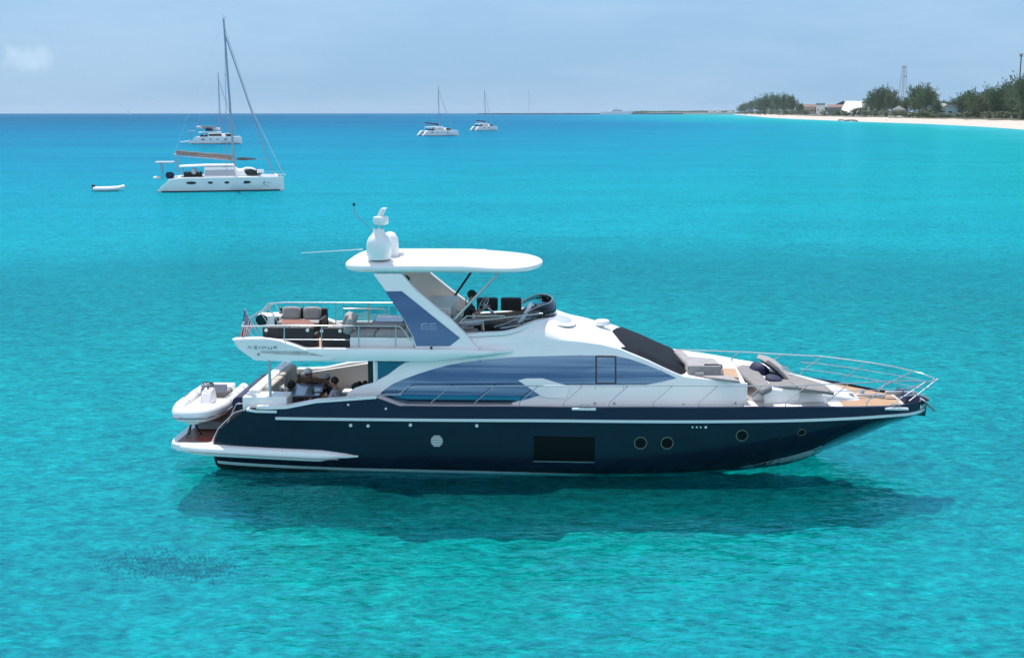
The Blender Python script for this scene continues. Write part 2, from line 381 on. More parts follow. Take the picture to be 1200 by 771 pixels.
    for n_, k_ in ((w0, .42), (w1, .15), (wA, .26), (wB, .80), (w3, 1.3), (w4, 1.0), (ridge(rA, .5), .30), (ridge(rB, .5), .36)):
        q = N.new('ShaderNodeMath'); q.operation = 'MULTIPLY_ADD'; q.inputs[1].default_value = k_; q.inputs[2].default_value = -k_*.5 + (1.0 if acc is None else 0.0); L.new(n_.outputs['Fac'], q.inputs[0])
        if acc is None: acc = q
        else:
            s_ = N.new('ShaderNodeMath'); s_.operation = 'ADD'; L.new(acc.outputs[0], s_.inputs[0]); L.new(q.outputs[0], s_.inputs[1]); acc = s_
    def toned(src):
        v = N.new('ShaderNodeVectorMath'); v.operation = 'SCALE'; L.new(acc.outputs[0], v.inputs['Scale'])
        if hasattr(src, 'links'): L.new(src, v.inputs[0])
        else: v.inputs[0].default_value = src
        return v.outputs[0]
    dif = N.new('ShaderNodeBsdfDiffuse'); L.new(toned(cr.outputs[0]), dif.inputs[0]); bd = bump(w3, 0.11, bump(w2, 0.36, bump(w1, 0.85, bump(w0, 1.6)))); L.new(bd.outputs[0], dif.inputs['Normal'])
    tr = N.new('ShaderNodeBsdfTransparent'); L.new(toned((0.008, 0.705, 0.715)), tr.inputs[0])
    # clear only in the shallows round the anchorage
    ln = N.new('ShaderNodeVectorMath'); ln.operation = 'LENGTH'; L.new(tc.outputs['Object'], ln.inputs[0])
    mr = N.new('ShaderNodeMapRange'); mr.interpolation_type = 'SMOOTHSTEP'; mr.inputs[1].default_value = 24; mr.inputs[2].default_value = 68; mr.inputs[3].default_value = 0.82; mr.inputs[4].default_value = 0.0; L.new(ln.outputs['Value'], mr.inputs[0])
    mt = N.new('ShaderNodeMixShader'); L.new(mr.outputs[0], mt.inputs[0]); L.new(dif.outputs[0], mt.inputs[1]); L.new(tr.outputs[0], mt.inputs[2])
    gl = N.new('ShaderNodeBsdfGlossy'); gl.inputs['Roughness'].default_value = 0.12; gl.inputs['Color'].default_value = (0.24, 0.76, 0.90, 1); L.new(b.outputs[0], gl.inputs['Normal'])
    fr = N.new('ShaderNodeFresnel'); fr.inputs[0].default_value = 1.33; bf_ = bump(w4, 0.030, bump(w3, 0.10, bump(w2, 0.26, bump(w1, 0.55, bump(w0, 1.2))))); L.new(bf_.outputs[0], fr.inputs['Normal'])
    fh = N.new('ShaderNodeMath'); fh.operation = 'MULTIPLY'; fh.inputs[1].default_value = 1.0; L.new(fr.outputs[0], fh.inputs[0])
    cl = N.new('ShaderNodeMath'); cl.operation = 'MINIMUM'; cl.inputs[1].default_value = 0.32; L.new(fh.outputs[0], cl.inputs[0])
    mg = N.new('ShaderNodeMixShader'); L.new(cl.outputs[0], mg.inputs[0]); L.new(mt.outputs[0], mg.inputs[1]); L.new(gl.outputs[0], mg.inputs[2])
    L.new(mg.outputs[0], out.inputs[0]); return m
me.materials.append(seamat())
# sandy sea floor under the anchorage, ridges shaped to break up the cast shadow's edge
FLOOR = -1.0
def floor_z(x, y):
    return FLOOR + 0.14*mnoise.noise(Vector((x*0.7, y*0.9, 0))) + 0.10*mnoise.noise(Vector((x*1.3, y*2.3, 5))) + 0.09*mnoise.noise(Vector((x*2.2, y*4.2, 9)))
b = MB(); b.grid(lambda u, v: (-70+140*u, -31+105*v, floor_z(-70+140*u, -31+105*v)), 620, 620)
sb = mat('sand_under_water', (0.46, 0.45, 0.42), 0.9, col2=(0.33, 0.33, 0.30), noise_scale=1.3, thresh=(0.3, 0.7))
tag(b.build('seabed', sb, smooth=180), kind='structure')
# dark weed patch on the floor, lower left
wp = G(196, 668, FLOOR)
b = MB(); rnd = random.Random(4)
for k in range(2600):
    cx = rnd.choice([-1.0, -.2, .75, .9]); px = wp.x+cx*.9+rnd.gauss(0, .40); py = wp.y+rnd.gauss(0, .38)+(.35 if cx < 0 else 0)
    a = rnd.uniform(0, math.pi); h = rnd.uniform(.02, .09); w = rnd.uniform(.015, .05); z = floor_z(px, py)-.02
    b.add([(px-w*math.cos(a), py-w*math.sin(a), z), (px+w*math.cos(a), py+w*math.sin(a), z), (px+w*.3+rnd.uniform(-.08, .08), py+rnd.uniform(-.08, .08), z+h)], [(0, 1, 2)])
tag(b.build('seagrass_patch', mat('dark_seagrass', (0.14, 0.21, 0.16), 0.8), smooth=0), 'dark patch of seagrass on the sandy bottom left of the big yacht', 'seagrass', kind='stuff')

# ================================================================ MOTOR YACHT
yacht = empty('motor_yacht', YO, -YA)
tag(yacht, 'large navy-hulled motor yacht with white flybridge and hardtop anchored in the foreground', 'motor yacht')
bf = herm([(-8.9,2.28),(-8,2.42),(-6,2.52),(-2,2.57),(1,2.57),(3,2.52),(5,2.36),(6.5,2.12),(8,1.68),(9,1.22),(9.7,.80),(10.15,.45),(10.40,.12),(10.5,0.02)])
def side(x, z): return -bf(x)
def trace(pts, surf): return [T(px, py, surf) for px, py in pts]
top_px = [(249,521),(251,512),(256,505),(263.5,498),(278,486),(293,477.5),(312,478.4),(335,478.0),(371,471),(401,469),(441,466),(470,477),(520,477.7),(640,477.8),(760,477.8),(880,477.7),(960,477.4),(1023,477.2),(1050,476.4)]
ztop_ = lin([(p.x, p.z) for p in trace(top_px, side)]+[(9.9, T(1050,476.4,side).z+.0),(10.5, T(1050,476.4,side).z-.03)])
rub_px = [(300,489.5),(325,490),(400,491),(500,492),(700,493.3),(860,493.6),(958,491.8),(1032,487.8),(1066,485)]
zrub_ = herm([(p.x, p.z) for p in trace(rub_px, side)])
stem = [T(px, py, 0) for px, py in [(915,545),(954,533),(966,528),(983,521.5),(1018,508),(1042,497.5),(1062,491.5),(1071,487)]]
keel = herm([(-9,-.55),(3,-.65),(5.2,-.5)]+[(p.x, p.z) for p in stem])
nexp = lin([(-9,6.0),(1,5.2),(4,3.6),(6,2.5),(8,1.75),(10,1.4),(11,1.3)])
def hullY(x, z):   # half breadth of the hull side below the rub rail
    zr, k, bb = zrub_(x), keel(x), bf(x)
    if z >= zr: return bb-0.02*(z-zr)
    t = min(1, max(0, (zr-z)/max(.02, zr-k))); return bb*(1-t**nexp(x))
def hs(x, z): return -hullY(x, z)
XS = -8.72; XB = 10.47
xs = [XS+(XB-XS)*(1-(1-i/110)**1.25) for i in range(111)]
b = MB(); rs = []
for x in xs:
    zt = max(ztop_(x), .30); zr = min(zrub_(x), zt-.02); k = min(keel(x), zr-.03)
    zz = [zt]+[zr-(zr-k)*(q/14)**1.0 for q in range(15)]
    near = [(x, -hullY(x, z) if q < 15 else 0.0, z) for q, z in enumerate(zz)]
    far = [(x, -y, z) for x_, y, z in near[:-1]][::-1]
    rs.append(near+far)
# open section (top open), then closed by the deck and the transom
b.rings(rs, closed=False, cap=False)
n = len(rs[0]); b.add(rs[0], [tuple(range(n))]); b.add(rs[-1], [tuple(range(n))])
hull = b.build('hull', M['navy'], yacht, smooth=40)

def strip(name, m, topc, botc, surf, x0, x1, off=.006, nx=60, nz=2, th=None, parent=yacht, mirror=True, thick=.0, matlabel=None):
    """patch following a side surface between two z curves; built as a thin closed shell, both sides of the boat"""
    res = []
    for sg in ((1, -1) if mirror else (1,)):
        b = MB(); R0 = []; R1 = []
        for i in range(nx+1):
            x = x0+(x1-x0)*i/nx; zt, zb = topc(x), botc(x)
            if zt < zb+.001: zt = zb+.001
            c0 = []; c1 = []
            for j in range(nz+1):
                z = zb+(zt-zb)*j/nz; y = surf(x, z)
                c0.append((x, sg*(y-off), z)); c1.append((x, sg*(y+.03+thick), z))
            R0.append(c0); R1.append(c1)
        b.rings([R0[i]+R1[i][::-1] for i in range(nx+1)])
        res.append(b.build(name, m, parent, smooth=40))
    return res
def zc_from(pts, surf, f=lin): return f([(p.x, p.z) for p in trace(pts, surf)])
# rub rail, boot stripe, antifouling
zr0 = lambda x: zrub_(x)+.035
xr0 = T(323,490.5,side).x; xr1 = 10.42
strip('rub_rail', M['silver'], lambda x: zrub_(x)+.038, lambda x: zrub_(x)-.032, lambda x, z: -bf(x), xr0, xr1, off=.035, nx=80, nz=2)
st_t = zc_from([(255,539.6),(400,548),(566,551.8),(680,555.4),(749,555.2),(847,550.5),(880,545.6),(909,538.5),(954,526.5),(968,519.5)], hs)
st_b = zc_from([(255,542.8),(400,551.2),(566,555.2),(680,558.6),(749,558.6),(847,555.2),(880,551.4),(909,544.5),(954,533.6),(970,526.5)], hs)
xq0 = T(255,541,hs).x; xq1 = T(960,527,hs).x
def clampk(f): return lambda x: max(f(x), keel(x)+.005)
strip('boot_stripe', M['bootw'], clampk(st_t), clampk(st_b), hs, xq0, xq1, off=.008, nx=80, nz=2)
strip('antifouling_band', M['antifoul'], clampk(lambda x: st_b(x)-.004), clampk(lambda x: -.30), hs, xq0, xq1+.2, off=.005, nx=80, nz=4)
# navy band just under the deck edge is prouder, its lit look put into a bluer colour
def sheer_inner(x): return max(.05, bf(x)-.10)
# toe rail cap
xcap0 = T(470,477,side).x
b = MB()
for sg in (1, -1):
    b.rings([[(x, sg*-(bf(x)+.005), ztop_(x)-.03), (x, sg*-(bf(x)+.005), ztop_(x)+.012), (x, sg*-(bf(x)-.10), ztop_(x)+.016), (x, sg*-(bf(x)-.10), ztop_(x)-.03)] for x in [xcap0+(10.3-xcap0)*i/60 for i in range(61)]])
b.build('toe_rail', M['navylit'], yacht, smooth=40)
xa, xb_ = T(300,478,side).x, T(441,466,side).x   # pale moulded edge over the cockpit side
for sg in (1, -1):
    b = MB(); b.rings([[(x, sg*-(bf(x)+.012), ztop_(x)-.02), (x, sg*-(bf(x)+.012), ztop_(x)+.03), (x, sg*-(bf(x)-.28), ztop_(x)+.035), (x, sg*-(bf(x)-.28), ztop_(x)-.25)] for x in [xa+(xb_-xa)*i/30 for i in range(31)]])
    b.build('cockpit_coaming', M['white'], yacht, smooth=40)

strip('sheer_band', M['navylit'], lambda x: ztop_(x)+.004, lambda x: zrub_(x)+.045, side, T(327,489.5,side).x, 10.3, off=.006, nx=90, nz=1)
# decks
zd = lambda x: ztop_(x)-.05
b = MB(); x0 = T(441,470,side).x
b.rings([[(x, -(bf(x)-.06), zd(x)), (x, -(bf(x)-.06)*.5, zd(x)+.02), (x, (bf(x)-.06)*.5, zd(x)+.02), (x, bf(x)-.06, zd(x)), (x, bf(x)-.06, zd(x)-.1), (x, -(bf(x)-.06), zd(x)-.1)] for x in [x0+(10.38-x0)*i/60 for i in range(61)]])
b.build('side_deck', M['inner'], yacht, smooth=40)
ZCK = 0.85
b = MB(); b.box(-7.55, x0+.4, -2.30, 2.30, ZCK-.12, ZCK); b.build('cockpit_floor', M['teak'], yacht)
# teak foredeck
xt0, xt1 = T(985,465,-1.0).x, T(1056,476,side).x+.1
b = MB(); b.rings([[(x, -(bf(x)-.13), zd(x)+.012), (x, 0, zd(x)+.034), (x, bf(x)-.13, zd(x)+.012), (x, bf(x)-.13, zd(x)-.02), (x, -(bf(x)-.13), zd(x)-.02)] for x in [xt0+(xt1-xt0)*i/20 for i in range(21)]])
b.build('foredeck_teak', M['teak'], yacht)
# raised navy nose
pt = T(1057,467.5,-.15); 
b = MB(); zn = ztop_(9.8)
b.rings([[(9.72,-.62,zn-.02),(9.80,-.50,zn+.20),(9.80,.50,zn+.20),(9.72,.62,zn-.02)],[(10.1,-.42,zn-.02),(10.1,-.32,zn+.14),(10.1,.32,zn+.14),(10.1,.42,zn-.02)],[(10.44,-.14,zn-.03),(10.42,-.10,zn+.04),(10.42,.10,zn+.04),(10.44,.14,zn-.03)]])
b.build('bow_nose', M['navylit'], yacht, bevel=.02)
b = MB(); b.rings([[(x, sgn*(bf(x)+.02), zrub_(x)+.06) for sgn in (-1,)]+[(x, -(bf(x)-.03), ztop_(x)+.02)]+[(x, (bf(x)-.03), ztop_(x)+.02),(x, bf(x)+.02, zrub_(x)+.06)] for x in [10.2,10.35,10.46,10.5]])
b.build('stem_fitting', M['silver'], yacht, smooth=40)

# ---------------------------------------------------------------- swim platform and stern
ZP = T(230,522,-2.3).z+.05
b = MB()
pl = [(-9.98,-1.7),(-9.90,-2.1),(-9.62,-2.36),(-8.2,-2.42),(-8.2,2.42),(-9.62,2.36),(-9.90,2.1),(-9.98,1.7)]
b.poly_extrude([(x,y,ZP-.22) for x,y in pl],[(x,y,ZP) for x,y in pl]); b.build('swim_platform', M['white'], yacht, bevel=.06, seg=3)
b = MB(); b.box(-9.72,-8.3,-2.12,2.12,ZP+.001,ZP+.016); b.build('platform_teak', M['wood'], yacht)
# long side sponsons tapering forward
tipx = T(419,534,-2.6).x
for sg in (1, -1):
    b = MB(); rr = []
    for i in range(31):
        x = -9.8+(tipx+9.8)*i/30; t = i/30
        zt = lin([(-9.8, ZP-.02),(-9.5, ZP+.02),(-8.6, ZP+.0),(tipx-1, T(384,528.5,-2.6).z),(tipx, T(419,533.6,-2.55).z+.015)])(x)
        zb = lin([(-9.8, ZP-.20),(-9.0, ZP-.27),(tipx-1, T(374,541,-2.6).z),(tipx, T(419,533.6,-2.55).z-.015)])(x)
        yo = lin([(-9.8,2.15),(-9.55,2.44),(-9.0,2.58),(tipx-1.2,2.68),(tipx-.3,2.62),(tipx,2.54)])(x)
        yi = hullY(max(x,-8.6), (zt+zb)/2)-.1 if x > -8.6 else 2.2
        yi = min(yi, yo-.04); zm = zb+(zt-zb)*.55
        rr.append([(x,-sg*yi,zb+.02),(x,-sg*(yo-.10),zb),(x,-sg*(yo-.01),zm-.05),(x,-sg*yo,zm),(x,-sg*(yo-.04),zt-.04),(x,-sg*(yo-.14),zt),(x,-sg*yi,zt)])
    b.rings(rr); b.build('side_sponson', M['white'], yacht, smooth=50)
    b = MB(); xg = [-9.3+(tipx-.5+9.3)*i/20 for i in range(21)]
    b.tube([(x, -sg*(lin([(-9.3,2.53),(-9.0,2.585),(tipx-1.2,2.69),(tipx-.3,2.62)])(x)), lin([(-9.3,ZP-.14),(tipx-.5, T(395,538,-2.6).z)])(x)) for x in xg], .012, 6); b.build('sponson_trim', M['steeld'], yacht)
# transom block and stairs
b = MB(); b.hexa([(-8.45,-1.95,ZP-.1),(-7.3,-1.95,ZP-.1),(-7.3,1.95,ZP-.1),(-8.45,1.95,ZP-.1),(-7.75,-1.95,1.75),(-7.3,-1.95,1.75),(-7.3,1.95,1.75),(-7.75,1.95,1.75)]); b.build('transom', M['dark'], yacht, bevel=.03)
b = MB(); b.hexa([(-8.62,-2.22,ZP),(-7.3,-2.30,ZP),(-7.3,-1.95,ZP),(-8.62,-1.95,ZP),(-7.95,-2.24,ztop_(-7.95)-.06),(-7.3,-2.3,1.45),(-7.3,-1.95,1.45),(-7.95,-1.95,ztop_(-7.95)-.06)]); b.build('stern_step', M['dark'], yacht)
b = MB(); b.tube([(-8.75,-2.28,ZP+.05),(-8.55,-2.25,ZP+.42),(-8.12,-2.27,ztop_(-8.1)+.10),(-7.9,-2.2,ztop_(-7.9)+.02)],.018,8); b.build('stair_rail', M['steel'], yacht)
b = MB(); b.tube([(-8.65,-1.9,ZP),(-8.15,-1.9,ztop_(-8.1)+.25),(-7.8,-1.9,1.75)],.018,8); b.build('stair_rail', M['steel'], yacht)
# mooring fairlead on the quarter
p0 = T(293,478,side); p1 = T(318,483,side)
b = MB(); b.rings([[(x,-(bf(x)+.03),z),(x,-(bf(x)+.03),z+.07),(x,-(bf(x)-.2),z+.08),(x,-(bf(x)-.2),z)] for x,z in [(p0.x-.1,ztop_(p0.x)-.10),(p0.x+.15,ztop_(p0.x+.1)-.13),(p1.x+.15,p1.z-.02)]]); b.build('quarter_fairlead', M['silver'], yacht, bevel=.015)
# stern sofa moulding (white)
zt_ = ztop_(-6.9)
zs1 = T(318,447,.3).z+.30
b = MB()
sx0, sx1, sx2, sx3 = T(284,463,-1.8).x-.05, T(300,463,-1.8).x, T(292,462,-1.8).x, T(305,462,-1.8).x
b.hexa([(sx0,-1.95,1.0),(sx1,-1.95,1.0),(sx1,1.95,1.0),(sx0,1.95,1.0),(sx2,-1.85,zs1-.02),(sx3,-1.85,zs1-.02),(sx3,1.85,zs1-.02),(sx2,1.85,zs1-.02)])
b.build('stern_sofa_base', M['white'], yacht, bevel=.07, seg=3)
xl, xr = T(285,470,-2.1).x, T(337,470,-2.1).x
b = MB(); b.box(xl, xr, -2.2, -1.55, 1.25, T(300,462.5,-2.0).z); b.build('corner_locker', M['white'], yacht, bevel=.05, seg=3)
for yy in (-1.55, .05):
    b = MB(); b.hexa([(sx1+.02,yy,1.3),(sx1+.36,yy,1.3),(sx1+.36,yy+1.5,1.3),(sx1+.02,yy+1.5,1.3),(sx3+.02,yy+.05,zs1-.03),(sx3+.20,yy+.05,zs1-.03),(sx3+.22,yy+1.45,zs1-.03),(sx3+.02,yy+1.45,zs1-.03)])
    b.build('stern_sofa_backrest', M['sofa'], yacht, bevel=.05, seg=3)
b = MB(); b.box(sx1+.2,sx1+.80,-1.5,1.6,1.15,1.33); b.build('stern_sofa_seat', M['greyd'], yacht, bevel=.05, seg=3)
b = MB(); b.box(sx1+.1,sx1+.75,-1.5,1.6,.86,1.14); b.build('stern_sofa_plinth', M['white'], yacht)
# cockpit table
zt = T(337.6,464,-.9).z
A = [TZ(337.6,463.4,zt),TZ(374,463.2,zt),TZ(381.3,449.2,zt),TZ(347.4,448.6,zt)]
b = MB(); b.poly_extrude([(p.x,p.y,zt-.05) for p in A],[(p.x,p.y,zt) for p in A]); ct = b.build('cockpit_table_top', M['bluetop'], yacht, bevel=.012)
tc_ = sum((Vector(p) for p in A), Vector())/4
b = MB(); b.lathe((tc_.x,tc_.y-.3,ZCK),[(.16,0),(.16,.02),(.04,.04),(.04,zt-.05-ZCK)],16); b.build('table_pedestal', M['steel'], yacht)
TABZ, TABC = zt, tc_
# far cockpit side wall (inside face seen)
xw0, xw1 = T(352,433,2.1).x, T(436,426,2.1).x
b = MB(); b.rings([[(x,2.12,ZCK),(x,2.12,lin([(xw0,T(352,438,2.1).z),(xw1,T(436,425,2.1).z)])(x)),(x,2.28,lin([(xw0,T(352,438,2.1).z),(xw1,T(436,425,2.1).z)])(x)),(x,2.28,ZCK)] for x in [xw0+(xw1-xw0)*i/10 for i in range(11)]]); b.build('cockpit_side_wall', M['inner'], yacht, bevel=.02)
b = MB(); b.box(-6.0,-4.9,1.3,2.1,ZCK,1.28); b.build('cockpit_bench', M['inner'], yacht, bevel=.03)
b = MB(); b.box(T(333,430,2.0).x+.1, T(352,430,2.0).x, 1.8, 2.2, ZCK, T(340,438.5,2.0).z); b.build('far_corner_locker', M['greyd'], yacht, bevel=.05)
# aft cabin wall with doors
xd = T(438,436,-1.9).x
zb_ = 3.22
b = MB(); b.box(xd, xd+.06, -1.98, 1.98, ZCK, zb_); b.build('aft_cabin_wall', M['white'], yacht)
b = MB(); b.box(xd-.012, xd-.001, -1.6, 1.6, ZCK+.05, zb_-.12); b.build('aft_door_glass', M['smoke'], yacht)
for yy in (-1.62,-.55,.52,1.58):
    b = MB(); b.box(xd-.05, xd-.014, yy-.03, yy+.03, ZCK+.02, zb_-.06); b.build('aft_door_frame', M['steeld'], yacht)
b = MB(); b.box(T(432,436,-1.88).x, T(437.4,436,-1.88).x, -1.98, -1.80, ZCK, zb_); b.build('aft_door_pillar', M['black'], yacht)

# ---------------------------------------------------------------- cabin sides
ycf = herm([(-6,2.02),(-3,2.04),(1,2.04),(3,2.0),(4.6,1.86),(6,1.55),(7.3,1.10),(8.4,.62),(8.9,.35)])
def cabin(x, z):
    dz = max(0, z-1.95); return -(ycf(x)-.10*dz-.075*dz*dz)
cab_top_px = [(404,467),(407,461),(416,455),(439,447.5),(455,439),(466,430.5),(475,424.6),(500,421),(545,409),(600,404),(640,401),(678,401),(705,404),(727,409.5),(760,423),(787,435.5),(803,442),(840,445.5),(876,449.5)]
ctop = zc_from(cab_top_px, cabin)
cx0, cx1 = T(404,467,cabin).x, T(876,449.5,cabin).x
cbot = lambda x: min(ctop(x)-.02, max(1.3, ztop_(x)-.12) if x < -3.6 else zd(x)-.02)
strip('cabin_side', M['white'], ctop, cbot, cabin, cx0, cx1, off=0, nx=120, nz=14, thick=.06)
# main side glass
wt_px = [(442,464.6),(450,457),(460,450),(472,444.6),(486,439.5),(504,433.5),(524.5,428),(545,424.2),(563,421.8),(600,418.6),(623,417.6),(680,416.3),(722,417),(737,420.5),(749,424.4),(762,429.2),(776,434.8),(792.6,443)]
wb_px = [(442,464.6),(452,467),(475,472.2),(594.6,472.6),(615,468),(640,461),(664,451.6),(722,451),(757,450.6),(775,447.3),(792.6,443)]
wtf, wbf = zc_from(wt_px, cabin), zc_from(wb_px, cabin)
gx0, gx1 = T(442,464.6,cabin).x, T(792.6,443,cabin).x
strip('side_window', M['glass'], wtf, wbf, cabin, gx0, gx1, off=.012, nx=140, nz=14)
strip('window_sill', M['greyd'], lambda x: wbf(x)+.012, lambda x: wbf(x)-.05, cabin, T(452,467,cabin).x, T(600,472,cabin).x, off=.03, nx=40, nz=1)
# white blade crossing the glass
def ngon_on(name, m, px, surf, off, th, mirror=True, parent=yacht, bevel=.012):
    for sg in ((1,-1) if mirror else (1,)):
        P = trace(px, surf); A = [(p.x, sg*(surf(p.x,p.z)-off), p.z) for p in P]; B = [(p.x, sg*(surf(p.x,p.z)-off+th), p.z) for p in P]
        b = MB(); b.poly_extrude(A, B); b.build(name, m, parent, smooth=30, bevel=bevel)
ngon_on('window_blade', M['white'], [(607,445.4),(617,443),(636,443),(648,446.6),(662,450.8),(667,452.5),(664,466),(640,466),(633.8,463.4)], cabin, .045, .05)
ngon_on('window_divider', M['black'], [(562.3,421.8),(563.2,421.8),(563.2,472.4),(562.3,472.4)], cabin, .018, .01, bevel=0)
# opening side pane with black frame
for q in ([(697.6,416.6),(699.6,416.6),(699.6,449.8),(697.6,449.8)],[(720.4,417),(722.4,417),(722.4,449.8),(720.4,449.8)],[(699.6,416.4),(720.4,416.8),(720.4,418.6),(699.6,418.2)],[(699.6,448.2),(720.4,448.2),(720.4,449.8),(699.6,449.8)]):
    ngon_on('window_frame', M['black'], q, cabin, .024, .014, bevel=0)
# small aft quarter glass behind the sweep
ngon_on('quarter_window', M['glass'], [(442.6,424),(475,424),(470,428),(462,434.5),(452,441.5),(442.6,447.6)], lambda x, z: -1.86, .0, .02, bevel=0)
ngon_on('quarter_window_frame', M['white'], [(439,424),(442.4,424),(442.4,449),(439,449)], lambda x, z: -1.90, .0, .05, bevel=0)

# ---------------------------------------------------------------- flybridge deck
ZF = T(470,408.5,-2.14).z; ZFB = T(470,424,-2.14).z; ZFL = ZF-.28
xf0 = T(306,410,-2.14).x; xfe = T(600,414,-2.1).x
b = MB(); rr = []
for i in range(41):
    x = xf0+(xfe-xf0)*i/40
    hw = lin([(xf0,2.16),(-3,2.16),(-1.5,2.12),(xfe,1.86)])(x); zt = lin([(xf0,ZF-.02),(-2.2,ZF),(xfe,T(600,412,-2.0).z)])(x)
    zb = lin([(xf0,ZFB-.03),(-5,ZFB-.03),(-4.5,ZFB),(-3,ZFB),(xfe,T(600,414.5,-2.0).z)])(x)
    if zb > zt-.03: zb = zt-.03
    h = zt-zb
    rr.append([(x,s*y,z) for s,lst in ((-1,[(hw-.30,zb),(hw-.06,zb+.02*h),(hw,zb+.35*h),(hw,zt-.2*h),(hw-.03,zt-.04*h),(hw-.12,zt),(hw-.22,zt-.01),(hw-.24,max(zb+.04,zt-.29))]),(1,[(hw-.24,max(zb+.04,zt-.29)),(hw-.22,zt-.01),(hw-.12,zt),(hw-.03,zt-.04*h),(hw,zt-.2*h),(hw,zb+.35*h),(hw-.06,zb+.02*h),(hw-.30,zb)])) for y,z in lst])
b.rings(rr); b.build('flybridge_deck', M['white'], yacht, smooth=50)
b = MB(); b.box(xf0+.05, T(545,409,cabin).x-.05, -1.9, 1.9, ZFL-.02, ZFL); b.build('flybridge_teak', M['teak'], yacht)
# fins at the aft corners
for sg in (1,-1):
    y0 = -2.16
    up = trace([(271,397.6),(302,396.6),(316,398),(329,399.8),(347,405.5),(365,412),(392,418.5)], y0)
    lo = trace([(281,409.5),(299,422.2),(330,422.8),(360,422.4),(389,421.6)], y0)
    cr_ = trace([(275,403),(290,412.5),(330,415.5),(365,416.5),(392,418.5)], y0)
    outer = up+lo[::-1]
    b = MB(); A = [(p.x, sg*(y0+.0), p.z) for p in outer]; Bk = [(p.x, sg*(y0+.30), p.z) for p in outer]
    b.poly_extrude(A, Bk); b.build('flybridge_fin', M['white'], yacht, bevel=.035, seg=3)
    # lower facet
    low = [cr_[0]]+cr_[1:]+lo[::-1]
    b = MB(); b.poly_extrude([(p.x, sg*(y0-.018), p.z) for p in low],[(p.x, sg*(y0+.05), p.z) for p in low]); b.build('fin_facet', M['white'], yacht, smooth=0)
# lettering on the near fin : strokes
def strokes(name, m, segs, surf, r=.013, parent=yacht, off=.012):
    b = MB()
    for s in segs:
        P = [T(px, py, surf) for px, py in s]
        b.tube([(p.x, surf(p.x,p.z)-off, p.z) for p in P], r, 4)
    return b.build(name, m, parent, smooth=0)
fs_ = lambda x, z: -2.172
def A_(x,y,w=4.6,h=3.2): return [[(x,y+h),(x+w*.5,y),(x+w,y+h)]]
L_ = []
L_ += [[(290.4,408.2),(292.6,405.4),(294.8,408.2)]]
L_ += [[(297.6,405.5),(301.2,405.5),(297.8,408.4),(301.6,408.4)],[(298.4,407.0),(300.8,407.0)]]
L_ += [[(304.4,405.6),(304.4,408.5)]]
L_ += [[(307.4,408.6),(307.6,405.8),(309.4,407.4),(311.2,405.8),(311.6,408.6)]]
L_ += [[(314.2,406.0),(314.4,408.7),(318.2,408.7),(318.4,406.0)]]
L_ += [[(320.4,406.2),(324.4,406.2)],[(320.8,407.6),(324.0,407.6)]]
strokes('fin_lettering', M['letter'], L_, fs_, r=.0085)

# ---------------------------------------------------------------- coachroof with flybridge well and windscreen
zcn = [(T(px,py,-1.62).x, T(px,py,-1.62).z) for px,py in [(545,387.6),(575,385.4),(602,383.2),(626,380.8)]]
zcf = [(T(px,py,yy).x, T(px,py,yy).z) for px,py,yy in [(668,373.4,.1),(686,376.2,.25),(698.6,380.0,.4),(716,384.5,.5),(731,390,.6),(746,395.4,.7),(768,405.5,.8),(790,416,.8),(801,424,.8)]]
PB, PF = 7.0, 2.5
zcn = [(x, min(z+.12, ctop(x)+(z-ctop(x))/max(.2, (1-(1.62/-cabin(x, ctop(x)))**PB))**.62)) for x, z in zcn]
zend = (T(807.5,434.5,0).x, T(807.5,436,-.3).z-.10)
zcf = [q for q in zcf if q[0] > zcn[-1][0]+.3]
crown = herm(zcn+zcf+[zend])
rx0 = T(545,409,cabin).x; rx1 = zend[0]
XW = T(650,376,0).x      # front of the well
def roofpt(x, t, lift=0.0):   # t -1..1 across
    ze = ctop(x); ye = -cabin(x, ze); zc = max(crown(x), ze+.02); w_ = max(0, min(1, (x-(XW-1.0))/1.9)); w_ = w_*w_*(3-2*w_); p = PB*(1-w_)+PF*w_
    yy = ye*t; zz = ze+(zc-ze)*max(0, 1-abs(t)**p)**(.62)
    return (x, yy, zz+lift)
NXR, NT = 90, 40
ts = [math.sin(math.pi/2*(-1+2*j/NT)) for j in range(NT+1)]
def wellw(x):  # half width of the well at x
    if x < rx0 or x > XW: return 0
    return 1.62*math.sqrt(max(0, 1-max(0,(x-(XW-1.5))/1.5)**2.4))
b = MB(); xsr = [rx0+(rx1-rx0)*i/NXR for i in range(NXR+1)]
V = [roofpt(x, t) for x in xsr for t in ts]
# snap well edge : move vertices lying inside the well onto its rim height with a drop
Fc = []
for i in range(NXR):
    for j in range(NT):
        ids = (i*(NT+1)+j, (i+1)*(NT+1)+j, (i+1)*(NT+1)+j+1, i*(NT+1)+j+1)
        cx = sum(V[q][0] for q in ids)/4; cy = sum(V[q][1] for q in ids)/4
        if abs(cy) < wellw(cx): continue
        Fc.append(ids)
b.add(V, Fc)
roof = b.build('coachroof', M['white'], yacht, smooth=60)
bm = bmesh.new(); bm.from_mesh(roof.data)
loose = [v for v in bm.verts if not v.link_faces]; bmesh.ops.delete(bm, geom=loose, context='VERTS'); bm.to_mesh(roof.data); bm.free()
